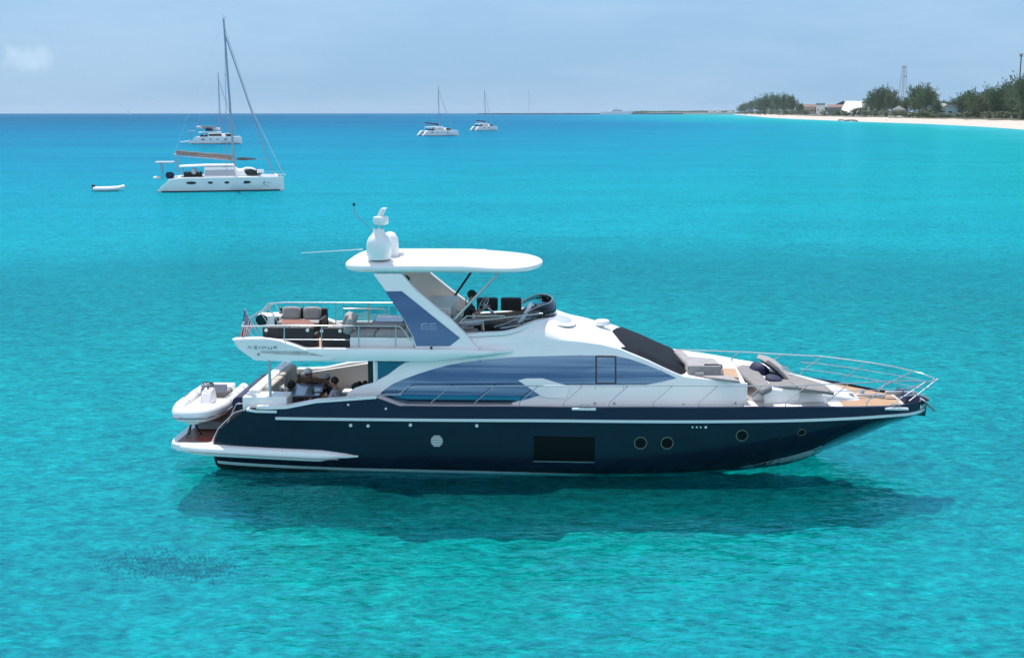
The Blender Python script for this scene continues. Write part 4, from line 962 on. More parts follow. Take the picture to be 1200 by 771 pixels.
# helm console, screens, wheel
zW = ZFL+.02
hx = T(612,366,-.9).x
b = MB(); b.hexa([(hx-.35,-1.35,zW),(hx+.65,-1.30,zW),(hx+.65,-.1,zW),(hx-.35,-.1,zW),(hx-.05,-1.30,zW+.82),(hx+.60,-1.25,zW+.86),(hx+.60,-.1,zW+.86),(hx-.05,-.1,zW+.82)]); b.build('helm_console', M['char'], yacht, bevel=.05)
b = MB(); b.hexa([(hx-.12,-1.15,zW+.78),(hx+.02,-1.15,zW+.78),(hx+.02,-.30,zW+.78),(hx-.12,-.30,zW+.78),(hx+.16,-1.15,zW+1.22),(hx+.26,-1.15,zW+1.22),(hx+.26,-.30,zW+1.22),(hx+.16,-.30,zW+1.22)]); hp = b.build('instrument_pod', M['white'], yacht, bevel=.03)
b = MB(); b.hexa([(hx-.135,-1.05,zW+.82),(hx-.12,-1.05,zW+.82),(hx-.12,-.40,zW+.82),(hx-.135,-.40,zW+.82),(hx+.115,-1.05,zW+1.17),(hx+.13,-1.05,zW+1.17),(hx+.13,-.40,zW+1.17),(hx+.115,-.40,zW+1.17)]); b.build('chart_display', M['bluetop'], hp)
b = MB(); b.hexa([(hx+.25,-1.2,zW+.85),(hx+.72,-.9,zW+.70),(hx+.72,.5,zW+.70),(hx+.25,.7,zW+.85),(hx+.28,-1.15,zW+1.20),(hx+.60,-.85,zW+.85),(hx+.60,.5,zW+.85),(hx+.28,.65,zW+1.20)]); b.v = [(v[0], v[1]*.8, v[2]-.10) for v in b.v]; b.build('dash_cover', M['char'], yacht, bevel=.08, seg=3)
wc = T(566.5,356.5,-.75)
b = MB(); ringp = []
ax = Vector((-.75,-.35,.55)).normalized(); e1 = ax.cross(Vector((0,0,1))).normalized(); e2 = ax.cross(e1)
b.tube([wc+(e1*math.cos(2*math.pi*k/28)+e2*math.sin(2*math.pi*k/28))*.21 for k in range(29)], .02, 8)
for k in range(3): b.tube([wc, wc+(e1*math.cos(2.09*k+.5)+e2*math.sin(2.09*k+.5))*.20], .016, 6)
b.tube([wc, wc-ax*.30+Vector((.1,0,-.15))], .035, 8)
b.build('steering_wheel', M['steeld'], yacht, smooth=60)
# helm seat & companion seats
hs0 = T(549,366,-.75)
b = MB(); b.box(hs0.x-.30,hs0.x+.25,-1.05,-.45,zW+.30,zW+.52); b.box(hs0.x-.38,hs0.x-.24,-1.05,-.45,zW+.42,zW+1.02); b.box(hs0.x-.15,hs0.x+.1,-.85,-.65,zW,zW+.32); b.build('helm_seat', M['grey'], yacht, bevel=.06, seg=3)
for i, (pa, pb2) in enumerate(((559,583.5),(587,611))):
    xa_, xb3 = T(pa,352,1.25).x, T(pb2,352,1.25).x; z0_ = T(pa,359.5,1.25).z; z1_ = T(pa,348.5,1.25).z
    b = MB(); b.box(xa_, xb3, 1.10, 1.32, z0_-.1, z1_); b.build('companion_seat_back', M['char'], yacht, bevel=.05, seg=3)
b = MB(); xa_, xb3 = T(556,365,1.0).x, T(612,365,1.0).x; b.box(xa_, xb3, .55, 1.1, zW+.25, zW+.45); b.build('companion_seat', M['char'], yacht, bevel=.05, seg=3)
b = MB(); b.box(xa_, xb3, .55, 1.3, zW, zW+.24); b.build('companion_seat_base', M['inner'], yacht)
b = MB(); xk = T(604,384,-1.2).x; b.box(xk-1.05, xk-.25, -1.45, -.7, zW, zW+.30); b.build('near_seat', M['char'], yacht, bevel=.05)
# wet bar / stair hatch behind the helm (grey shelf seen through the arch)
xa_, xb3 = T(500,372,.6).x, T(535,372,.6).x
b = MB(); b.box(xa_, xb3, -.9, 1.3, zW, T(510,353,.2).z); b.build('wet_bar', M['inner'], yacht, bevel=.05)
b = MB(); b.box(xa_+.25, xb3-.12, -.915, -.902, zW+.35, zW+.75); b.build('bar_niche', M['dark'], yacht)
b = MB(); b.tube([P(546,347,.2),P(546,366,.2)],.02,8); b.build('bar_post', M['steel'], yacht)
# aft lounge : L seat with white base by the near side
za = ZFL+.01
xs0, xs1 = T(409.5,400,-1.85).x, T(486,400,-1.85).x
zbse = T(440,395.5,-1.85).z
b = MB(); b.box(xs0, xs1, -1.85, -.9, za, zbse); b.build('lounge_base', M['white'], yacht, bevel=.04)
zb2 = T(440,390.5,-1.85).z
xm_ = T(438,390,-1.9).x
for a_, c_ in ((xs0, xm_-.01),(xm_+.01, xs1-.15)):
    b = MB(); b.box(a_, c_, -1.85, -1.0, zbse, zb2); b.build('lounge_cushion', M['grey'], yacht, bevel=.05, seg=3)
zb3 = T(440,379,-1.5).z
b = MB(); b.box(xs0+.02, xs1-.35, -1.2, -.95, zb2, T(440,380,-1.2).z); b.build('lounge_backrest', M['grey'], yacht, bevel=.05, seg=3)
q0 = T(414,376,-1.2); b = MB(); b.ell((q0.x,-1.55,q0.z-.02),(.10,.38,.24),18,12,.35,Euler((0,.35,0)).to_matrix()); b.build('lounge_pillow', M['grey'], yacht, smooth=60)
# dark table on the flybridge
zq = T(455,378,.2).z+.10
Aq = [TZ(438.5,376.5,zq),TZ(473,377.2,zq),TZ(470,369.5,zq),TZ(442,369.3,zq)]
b = MB(); b.poly_extrude([(p.x,p.y,zq-.08) for p in Aq],[(p.x,p.y,zq) for p in Aq]); b.build('bar_counter', M['bluetop'], yacht, bevel=.02)
b = MB(); cq = sum((Vector(p) for p in Aq), Vector())/4; b.box(cq.x-.45,cq.x+.45,cq.y-.25,cq.y+.25,za,zq-.08); b.build('bar_cabinet', M['dark'], yacht)

# flag
b = MB(); p0 = T(305,397,-1.35); p1 = T(286,361,-1.35); b.tube([(p0.x,-1.35,p0.z),(p1.x,-1.35,p1.z)],.016,8); b.build('flagstaff', M['steel'], yacht, smooth=60)
fq = [T(286.2,363,-1.35), T(297,381.5,-1.35), T(289.5,397,-1.35), T(279.8,396.0,-1.35)]
b = MB(); NU, NV = 26, 24
def fpt(u, v):
    a_ = Vector(fq[0]).lerp(Vector(fq[1]), v); c_ = Vector(fq[3]).lerp(Vector(fq[2]), v); p = a_.lerp(c_, u)
    return (p.x+.02*math.sin(9*v+2*u), -1.35+.06*math.sin(11*v+3*u)*(.3+u), p.z)
vs_ = [fpt(i/NU, j/NV) for i in range(NU+1) for j in range(NV+1)]; fs2 = []
for i in range(NU):
    for j in range(NV): a_ = i*(NV+1)+j; fs2.append((a_, a_+NV+1, a_+NV+2, a_+1))
b.add(vs_, fs2)
k_ = 0; b.mi = []
for i in range(NU):
    for j in range(NV):
        if i < NU*.42 and j < NV*.56: b.mi.append(2 if (i % 2 == 1 and j % 2 == (i//2) % 2 and j > 0) else 1)
        else: b.mi.append(0 if (int(j/NV*13) % 2 == 0) else 2)
me_ = bpy.data.meshes.new('flag'); me_.from_pydata(b.v, [], b.f)
for mm in (M['flagred'], M['flagblue'], M['flagwhite']): me_.materials.append(mm)
for p_, i_ in zip(me_.polygons, b.mi): p_.material_index = i_; p_.use_smooth = True
fo = bpy.data.objects.new('flag', me_); col.objects.link(fo); fo.parent = yacht

# ================================================================ loose flybridge sofas
def sofa(cx, cy, L_, facing, label, npil, wood=False, D=.85, H=.80, group=None, pil=True):
    """local x along the sofa, back at y=0 side, opens towards +y"""
    e = empty('outdoor_sofa', yw((cx, cy, ZFL+.002)), -YA+(math.pi if facing < 0 else 0)); tag(e, label, 'sofa', group)
    b = MB(); b.box(-L_/2, L_/2, 0, .10, .06, H); b.box(-L_/2, -L_/2+.09, .10, D, .06, H*.72); b.box(L_/2-.09, L_/2, .10, D*.8, .06, H*.72); b.box(-L_/2+.09, L_/2-.09, .10, D, .06, .26); b.build('frame', M['char'], e, bevel=.03, seg=3)
    for sx in (-1,1):
        for y_ in (.05, D-.08):
            b = MB(); b.box(sx*(L_/2-.12)-.03, sx*(L_/2-.12)+.03, y_-.03, y_+.03, 0, .06); b.build('leg', M['steeld'], e)
    n_ = max(1, npil)
    for k in range(n_):
        x0_, x1_ = -L_/2+.10+(L_-.2)*k/n_, -L_/2+.10+(L_-.2)*(k+1)/n_
        b = MB(); b.box(x0_+.005, x1_-.005, .12, D-.02, .265, .42); b.build('seat_cushion', M['grey'], e, bevel=.05, seg=3)
        if not pil: b = MB(); b.box(x0_+.02, x1_-.02, .11, .28, .40, H+.02); b.build('back_cushion', M['grey'], e, bevel=.06, seg=3); continue
        b = MB(); b.ell(((x0_+x1_)/2, .24, max(.58, H-.14)), ((x1_-x0_)*.42, .14, .19), 18, 12, .5, Euler((.22,0,0)).to_matrix()); b.build('pillow', M['grey'], e, smooth=60)
    return e
# far sofa, its cushions face the camera
xa_, xb3 = T(328,370,1.7).x, T(384.5,370,1.7).x
SY = 1.70; HS = T(356,360.5,SY).z-ZFL
print('far sofa height', HS)
sofa((xa_+xb3)/2, SY, xb3-xa_, -1, 'black wicker sofa with two puffy grey pillows on the far side of the flybridge', 2, H=max(.55,HS), D=.85)
# near sofas seen from the back
xa_, xb3 = T(307.5,390,-1.84).x, T(368,390,-1.84).x; HN = T(340,384,-1.84).z-ZFL; print('near sofa height', HN)
s2 = sofa((xa_+xb3)/2, -1.84, xb3-xa_, 1, 'long black wicker sofa seen from its back near the flag on the flybridge', 2, H=HN, D=.80, pil=False)
for px in (312,360.5):
    p = T(px,387,-1.84); b = MB(); b.lathe((p.x-(xa_+xb3)/2, -.001, p.z-ZFL),[(.045,0),(.045,-.02),(.01,-.025)],14,'y'); b.build('lamp', M['whitefab'], s2)
xa_, xb3 = T(377,390,-1.84).x, T(409,390,-1.84).x
s3 = sofa((xa_+xb3)/2, -1.84, xb3-xa_, 1, 'short black wicker seat seen from its back beside the white lounge base on the flybridge', 1, H=HN, D=.80, pil=False)
for px in (375.5,397):
    p = T(px+1.5,388,-1.84); b = MB(); b.lathe((p.x-(xa_+xb3)/2, -.001, p.z-ZFL),[(.045,0),(.045,-.02),(.01,-.025)],14,'y'); b.build('lamp', M['whitefab'], s3)
b = MB(); p = T(405,378,-1.6); b.ell((p.x-(xa_+xb3)/2,.45,p.z-ZFL),(.09,.30,.24),18,12,.35,Euler((0,.35,0)).to_matrix()); b.build('side_pillow', M['grey'], s3, smooth=60)
# low wooden table between them
zq = ZFL+.46; Aq = [TZ(329,380.5,zq),TZ(370,381.5,zq),TZ(361,375.2,zq),TZ(330,375.0,zq)]
cq = sum((Vector(p) for p in Aq), Vector())/4; te = empty('coffee_table', yw((cq.x,cq.y,ZFL+.002)), -YA); tag(te, 'low coffee table with a red-brown wooden top between the flybridge sofas', 'table')
b = MB(); b.poly_extrude([(p.x-cq.x,p.y-cq.y,.44) for p in Aq],[(p.x-cq.x,p.y-cq.y,.48) for p in Aq]); b.build('tabletop', M['wood'], te, bevel=.012)
for p in Aq:
    x_, y_ = (p.x-cq.x)*.85, (p.y-cq.y)*.8; b = MB(); b.box(x_-.03,x_+.03,y_-.03,y_+.03,0,.44); b.build('leg', M['steeld'], te)
# navy fabric roll hung over the transom
e = empty('covered_fender', yw((-8.05,-1.35,1.15)), -YA); tag(e, 'dark navy padded roll over the stern steps between the tender and the white sofa', 'padded cover')
p = T(278,471,-1.7); p2 = T(300,446,.2)
b = MB(); 
def Lp(v): return (v[0]+8.05, v[1]+1.35, v[2]-1.15)
b.tube([Lp((p.x+.1,-1.85,p.z-.02)),Lp((p.x+.1,-1.6,p.z-.02)),Lp((p.x+.12,-.6,p.z)),Lp((p.x+.12,.6,p.z)),Lp((p.x+.12,.9,p.z))],.21,20); b.build('roll', M['navyfab'], e, bevel=.04, smooth=50)
b = MB(); b.lathe(Lp((p.x+.1,-1.86,p.z)),[(.035,0),(.03,-.02),(.01,-.03)],12,'y'); b.build('button', M['silver'], e)
b = MB(); pz_ = T(290,450,-1.0); b.ell(Lp((p.x+.28,-.3,p.z+.12)),(.20,.9,.16),16,10,.7); b.build('flap', M['navyfab'], e, smooth=60)

# ================================================================ tender
TC = T(236,480,-.3); 
tz0 = ZP+.02
tL, tW = 3.1, 1.66
txc = (T(197,482,-1.7).x+T(275,470,-.9).x)/2-.14
tnd = empty('tender', yw((txc, -.15, tz0)), -YA); tag(tnd, 'small white inflatable tender with a black steering wheel carried across the swim platform', 'tender')
tz = T(235,486,-1.75).z-tz0   # tube height
tz -= .03
def tub(sx):
    pts = []
    for k in range(13):
        t = k/12; y = -1.55+3.1*t
        w = lin([(0,.42),(.10,.60),(.25,.70),(.6,.72),(1,.66)])(t)
        pts.append((sx*w, y, tz+.02*(1-t)))
    return pts
lp = tub(-1); rp = tub(1)
b = MB(); path = lp[::-1]+[(-.30,-1.64,tz+.03),(-.10,-1.68,tz+.03),(.10,-1.68,tz+.03),(.30,-1.64,tz+.03)]+rp
b.tube(path, .19, 16); b.build('inflatable_tube', M['tube'], tnd, smooth=70)
b = MB(); b.tube([(x*1.285, y-(.185 if y < -1.5 else 0), z-.05) for x,y,z in path], .026, 6); b.build('rubbing_strake', M['hullgrey'], tnd, smooth=70)
b = MB(); rr = []
for k in range(13):
    t = k/12; y = -1.58+3.1*t; w = lin([(0,.34),(.12,.56),(.3,.64),(1,.62)])(t); kz = lin([(0,tz-.25),(.12,.22),(.3,.14),(1,.12)])(t)
    rr.append([(-w,y,tz-.02),(-w*.8,y,tz-.17),(-w*.45,y,(kz+tz-.17)/2-.02),(0,y,kz),(w*.45,y,(kz+tz-.17)/2-.02),(w*.8,y,tz-.17),(w,y,tz-.02)])
b.rings(rr); b.build('hull', M['white'], tnd, smooth=35)
b = MB(); b.box(-.52,.52,-1.2,1.5,tz-.06,tz+.02); b.build('floor', M['inner'], tnd)
b = MB(); b.hexa([(-.22,-.45,tz),(.22,-.45,tz),(.22,.15,tz),(-.22,.15,tz),(-.16,-.25,tz+.34),(.16,-.25,tz+.34),(.18,.1,tz+.40),(-.18,.1,tz+.40)]); b.build('console', M['white'], tnd, bevel=.05, seg=3)
b = MB(); wc = Vector((-.02,.02,tz+.50)); ax = Vector((0,.5,.85)).normalized(); e1 = Vector((1,0,0)); e2 = ax.cross(e1)
b.tube([wc+(e1*math.cos(2*math.pi*k/24)+e2*math.sin(2*math.pi*k/24))*.17 for k in range(25)],.018,8)
for k in range(3): b.tube([wc, wc+(e1*math.cos(2.09*k)+e2*math.sin(2.09*k))*.17],.012,6)
b.tube([wc, wc-ax*.16],.03,8); b.build('steering_wheel', M['black'], tnd, smooth=60)
for (x0_,x1_,y0_,y1_,h_,m_) in ((-.48,.48,.45,.95,.20,'greyd'),(-.40,.40,-1.25,-.75,.14,'whitefab')):
    b = MB(); b.box(x0_,x1_,y0_,y1_,tz,tz+h_); b.build('seat', M[m_], tnd, bevel=.05, seg=3)
b = MB(); b.box(-.40,.40,1.0,1.5,tz,tz+.22); b.build('engine_cover', M['white'], tnd, bevel=.06, seg=3)
b = MB(); b.box(-.46,.46,-.70,-.52,tz,tz+.04); b.build('hatch', M['hullgrey'], tnd, bevel=.01)
b = MB(); b.hexa([(-.44,.40,tz+.16),(.44,.40,tz+.16),(.44,.50,tz+.16),(-.44,.50,tz+.16),(-.44,.46,tz+.40),(.44,.46,tz+.40),(.44,.54,tz+.40),(-.44,.54,tz+.40)]); b.build('seat_back', M['hullgrey'], tnd, bevel=.03)
b = MB(); b.tube([(-.17,-.28,tz+.30),(-.15,-.36,tz+.56),(.15,-.36,tz+.56),(.17,-.28,tz+.30)],.014,6); b.build('grab_rail', M['steel'], tnd)
for yy in (-1.05,-.35,.45,1.15):
    for sx in (-1,1):
        w_ = lin([(0,.42),(.10,.60),(.25,.70),(.6,.72),(1,.66)])((yy+1.55)/3.1); b = MB(); b.lathe((sx*w_,yy,tz+.01),[(.193,-.012),(.196,0),(.193,.012)],18,'y'); b.build('tube_seam', M['hullgrey'], tnd, smooth=60)
for sx in (-1,1):
    b = MB(); b.tube([(sx*.70,-.6,tz+.19),(sx*.72,-.2,tz+.215),(sx*.73,.3,tz+.19)],.016,6); b.build('grab_line', M['hullgrey'], tnd)
    b = MB(); b.rings([[(sx*(.62+dx),y,tz+.175-(abs(dx)*.3)) for dx in (-.07,0,.07)]+[(sx*(.62+dx),y,tz+.15) for dx in (.07,-.07)] for y in (-1.25,-.85)]); b.build('grip_patch', M['hullgrey'], tnd)
    b = MB(); b.tube([(sx*.20,-1.62,.0),(sx*.05,-1.50,.40)],.022,6); b.tube([(sx*.20,-1.35,.0),(sx*.05,-1.50,.40)],.022,6); b.build('chock', M['black'], tnd)
b = MB(); b.poly_extrude([(-.3,-.9,.03),(.75,-.9,.03),(.75,-.9,.20),(.2,-.9,.34)],[(-.3,1.2,.03),(.75,1.2,.03),(.75,1.2,.20),(.2,1.2,.34)]); b.build('cradle', M['hullgrey'], tnd, bevel=.03)
tnd.scale = (.84, 1, 1)
# red line coiled on the platform
b = MB(); rnd = random.Random(3); pts = []
for k in range(40):
    t = k/39; pts.append((-9.3+1.1*t+.08*math.sin(9*t), -2.0+.12*math.sin(17*t)+.05*math.cos(31*t), 0.02+.02*abs(math.sin(12*t))))
o = MB().tube([(x+9.3, y+2.0, z) for x,y,z in pts], .014, 5).build('mooring_line', mat('red_rope', (.35,.03,.03), .8), world=yw((-9.3,-2.0,ZP+.015)), rz=-YA, smooth=60)
tag(o, 'thin red line lying wavy along the edge of the swim platform', 'rope')

# ================================================================ people
def skinned(name, joints, edges, m, parent, sub=2, root=0):
    me = bpy.data.meshes.new(name); keys = list(joints); me.from_pydata([joints[k][0] for k in keys], [(keys.index(a), keys.index(c)) for a, c in edges], [])
    o = bpy.data.objects.new(name, me); col.objects.link(o); o.parent = parent
    md = o.modifiers.new('skin', 'SKIN')
    sv = me.skin_vertices
    if not sv: me.skin_vertices
    bm = bmesh.new(); bm.from_mesh(me); lay = bm.verts.layers.skin.verify(); bm.verts.ensure_lookup_table()
    for i, k in enumerate(keys):
        r = joints[k][1]; r = r if isinstance(r, tuple) else (r, r); bm.verts[i][lay].radius = r; bm.verts[i][lay].use_root = (i == root)
    bm.to_mesh(me); bm.free()
    md.use_smooth_shade = True
    s = o.modifiers.new('sub', 'SUBSURF'); s.levels = sub; s.render_levels = sub
    me.materials.append(m); return o
def person(at, heading, label, arms, shirt, trousers=None, cap=None, hair='hair', lean=.15, head_dir=.1, knees=True, broad=1.0):
    """seated figure, local +x is forward; arms = ((elbow),(wrist)) for left,right relative to pelvis"""
    e = empty('person', yw(at), -YA+heading); tag(e, label, 'person')
    s = math.sin(lean); c = math.cos(lean)
    J = {}
    def up(h, f=0.0): return Vector((h*s+f*c, 0, h*c-f*s+.10))
    J['pelvis'] = (up(0), .13); J['waist'] = (up(.17), .12); J['chest'] = (up(.36), (.15,.135)); J['collar'] = (up(.50), .085)
    J['neck'] = (up(.57, .01), .052); J['jaw'] = (up(.64, .035), .066); J['crown'] = (up(.74, .02), .090); J['top'] = (up(.80, .0), .055)
    J['nose'] = (up(.685, .115), .014)
    E_ = [('pelvis','waist'),('waist','chest'),('chest','collar'),('collar','neck'),('neck','jaw'),('jaw','crown'),('crown','top'),('jaw','nose')]
    for sd_, nm in ((1,'l'),(-1,'r')):
        J['sh'+nm] = (up(.46)+Vector((0,sd_*.18*broad,0)), .060); el, wr = arms[0 if sd_ > 0 else 1]
        J['el'+nm] = (Vector(el), .042); J['wr'+nm] = (Vector(wr), .028)
        d = (Vector(wr)-Vector(el)).normalized(); side_ = d.cross(Vector((0,0,1))); side_.normalize(); pal = Vector(wr)+d*.075
        J['pa'+nm] = (pal, (.034,.020)); E_ += [('chest','sh'+nm),('sh'+nm,'el'+nm),('el'+nm,'wr'+nm),('wr'+nm,'pa'+nm)]
        for q in range(4):
            b0 = pal+side_*(.012*(q-1.5))+d*.02; l_ = (.040,.048,.045,.034)[q]; dn = Vector((0,0,-.018))
            J[f'f{nm}{q}a'] = (b0+d*l_+side_*(.008*(q-1.5))+dn*.5, .009); J[f'f{nm}{q}b'] = (b0+d*(l_*1.7)+side_*(.010*(q-1.5))+dn*2, .008)
            E_ += [('pa'+nm, f'f{nm}{q}a'), (f'f{nm}{q}a', f'f{nm}{q}b')]
        J['th'+nm] = (Vector(wr)+d*.045+side_*(-.045*sd_), .011); J['tt'+nm] = (Vector(wr)+d*.08+side_*(-.055*sd_), .009); E_ += [('wr'+nm,'th'+nm),('th'+nm,'tt'+nm)]
        J['hi'+nm] = (Vector((0,sd_*.09,.09)), .088); J['kn'+nm] = (Vector((.42,sd_*.13,.10)), .060); J['an'+nm] = (Vector((.44,sd_*.13,-.32)), .038); J['to'+nm] = (Vector((.60,sd_*.14,-.36)), .030)
        E_ += [('pelvis','hi'+nm),('hi'+nm,'kn'+nm),('kn'+nm,'an'+nm),('an'+nm,'to'+nm)]
    skinned('body', J, E_, M['skin'], e)
    K = {k: (J[k][0], (J[k][1][0] if isinstance(J[k][1], tuple) else J[k][1])+.016) for k in ('pelvis','waist','chest','collar','shl','shr','ell','elr')}
    K['ell'] = (J['shl'][0].lerp(J['ell'][0], .85), .062); K['elr'] = (J['shr'][0].lerp(J['elr'][0], .85), .062)
    skinned('shirt', K, [('pelvis','waist'),('waist','chest'),('chest','collar'),('chest','shl'),('shl','ell'),('chest','shr'),('shr','elr')], M[shirt], e)
    if trousers:
        Kt = {k: (J[k][0], (J[k][1] if not isinstance(J[k][1], tuple) else J[k][1][0])+.014) for k in ('pelvis','hil','hir','knl','knr')}
        skinned('shorts', Kt, [('pelvis','hil'),('pelvis','hir'),('hil','knl'),('hir','knr')], M[trousers], e)
    hc = up(.765, .005)
    for sd_ in (1,-1):
        b = MB(); b.ell(up(.70,.098)+Vector((0,sd_*.034,0)), (.008,.012,.009), 8, 6); b.build('eye', M['hair'], e, smooth=60)
        b = MB(); b.ell(up(.69,.005)+Vector((0,sd_*.088,0)), (.022,.012,.034), 8, 6); b.build('ear', M['skin'], e, smooth=60)
    b = MB(); b.ell(hc+Vector((-.018,0,.0)), (.112,.104,.105), 16, 10, 1.0); b.build('hair' if not cap else 'hair', M[hair], e, smooth=60)
    if cap:
        b = MB(); b.ell(hc+Vector((.0,0,.03)), (.118,.112,.098), 16, 10, 1.0); b.rings([[hc+Vector((r_*math.cos(a)+.06, .7*r_*math.sin(a), .03+h-.02*abs(math.sin(a)))) for a in [2*math.pi*k/16 for k in range(16)]] for r_, h in ((.03,.01),(.135,.012),(.135,0),(.03,0))]); b.build('cap', M[cap], e, smooth=60)
    return e
# helmsman
hp_ = T(549.5,366,-.75)
person((hp_.x-.06,-.75,T(548,343.5,-.75).z-.89), .12, 'person in a black shirt and black cap gripping the flybridge wheel', (((.26,.24,.34),(.50,.12,.44)),((.26,-.24,.36),(.50,-.10,.50))), 'blackcloth', 'greycloth', 'blackcloth', lean=.18)
# far side of the cockpit table, brown shirt, white cap
hp_ = T(370,446,1.0); hA = T(366,431,1.0).z
sA = person((hp_.x,1.05,hA-.80), -1.9, 'person in a brown patterned top and white cap leaning over the cockpit table', (((.24,.42,.28),(.40,.20,.24)),((.24,-.42,.28),(.40,-.20,.24))), 'brown', 'brown', 'whitefab', lean=.55, broad=1.8)
sA.scale = (1.05,1.15,1.0)
hp_ = T(391,447,.85); hA = T(393,440,.85).z
person((hp_.x,.85,hA-.86), -2.6, 'person in dark blue and a pale grey cap beside the brown-topped person at the table', (((.24,.24,.30),(.42,.12,.28)),((.24,-.24,.30),(.42,-.12,.28))), 'bluecloth', 'bluecloth', 'greycloth', lean=.3)
# near, dark hair, pale shirt, in a red chair
hp_ = T(397.5,462,-1.2); hA = T(396,444.5,-1.15).z
person((hp_.x-.05,-1.15,hA-.89), math.pi-.25, 'dark-haired person in a pale grey shirt on the red chair, back to the cabin door', (((.26,.22,.20),(.46,.10,.26)),((.22,-.24,.18),(.44,-.12,.26))), 'greycloth', 'bluecloth', None, lean=.12)
ce = empty('deck_chair', yw((hp_.x+.02,-1.15,hA-.89-.42)), -YA+math.pi-.25); tag(ce, 'low deck chair with dark red fabric at the cabin end of the cockpit table', 'chair')
b = MB(); b.box(-.28,.28,-.28,.28,.36,.42); b.build('seat', M['red'], ce, bevel=.02)
b = MB(); b.hexa([(-.32,-.28,.42),(-.28,-.28,.42),(-.28,.28,.42),(-.32,.28,.42),(-.42,-.30,.98),(-.38,-.30,.98),(-.38,.30,.98),(-.42,.30,.98)]); b.build('backrest', M['red'], ce, bevel=.015)
for sx in (-.26,.26):
    for sy in (-.27,.27):
        b = MB(); b.tube([(sx,sy,0),(sx*.95,sy,.40)],.018,6); b.build('leg', M['steel'], ce)
for sy in (-.30,.30):
    b = MB(); b.box(-.34,.26,sy-.025,sy+.025,.60,.64); b.build('armrest', M['red'], ce, bevel=.01)
# things on the table and around
def bottle(px, py, m, label, h=.28, r=.035):
    p = TZ(px, py, TABZ); e = MB(); e.lathe((0,0,0),[(r,0),(r,h*.6),(r*.35,h*.75),(r*.35,h)],12); o = e.build('bottle', M[m], world=yw((p.x,p.y,TABZ+.001)), rz=-YA, smooth=60); tag(o, label, 'bottle')
bottle(367,461.5,'green','green glass bottle at the near edge of the blue-grey cockpit table')
bottle(366,452.5,'dark','dark bottle in the middle of the blue-grey cockpit table', .2)
p = TZ(372.5,459.5,TABZ); o = MB().box(-.14,.14,-.05,.05,0,.02).build('phone', M['black'], world=yw((p.x,p.y,TABZ+.001)), rz=.3, bevel=.006); tag(o, 'thin black phone lying beside the green bottle on the cockpit table', 'phone')
p = TZ(365,450.6,TABZ); o = MB().box(-.16,.16,-.08,.08,0,.03).build('tray', M['dark'], world=yw((p.x,p.y+.15,TABZ+.001)), rz=.1, bevel=.006); tag(o, 'small dark tray at the far edge of the cockpit table', 'tray')
# crumpled towel and bag on the stern sofa
p = T(331.5,455,-.3); b = MB(); rnd = random.Random(8)
for k in range(14): b.ell((rnd.uniform(-.13,.13), rnd.uniform(-.18,.18), rnd.uniform(.0,.12)), (rnd.uniform(.03,.09), rnd.uniform(.04,.10), rnd.uniform(.02,.06)), 10, 7, 1.0, Euler((rnd.uniform(-1,1),rnd.uniform(-1,1),rnd.uniform(0,3))).to_matrix())
o = b.build('towel', M['whitefab'], world=yw((p.x,-.45,p.z-.02)), rz=-YA, smooth=70); tag(o, 'crumpled white towel at the aft end of the cockpit table', 'towel')
b = MB(); b.ell((0,0,.09),(.10,.15,.10),14,9,.7); b.tube([(-.06,0,.17),(0,0,.24),(.06,0,.17)],.010,6); o = b.build('bag', M['blackcloth'], world=yw((p.x+.18,.0,p.z-.05)), rz=-YA, smooth=60); tag(o, 'slumped black bag next to the crumpled white towel in the cockpit', 'bag')
# dark pots on the ledge by the door
lz = T(420,452,-.6).z-.12
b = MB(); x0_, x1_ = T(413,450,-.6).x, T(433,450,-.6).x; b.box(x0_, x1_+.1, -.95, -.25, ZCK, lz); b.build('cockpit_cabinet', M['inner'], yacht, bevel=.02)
for px, h_, lb in ((416.5,.20,'dark round pot farthest aft on the cockpit cabinet by the cabin door'),(421,.24,'middle dark pot on the cockpit cabinet by the cabin door'),(428,.26,'dark pot nearest the cabin door on the cockpit cabinet')):
    p = T(px,448,-.6); o = MB().lathe((0,0,0),[(.08,0),(.115,h_*.3),(.115,h_*.7),(.05,h_*.9),(.06,h_)],16).build('pot', M['dark'], world=yw((p.x,-.6,lz+.001)), rz=-YA, smooth=60); tag(o, lb, 'pot', 'dark pots on the cockpit cabinet')
if 0:
    pass
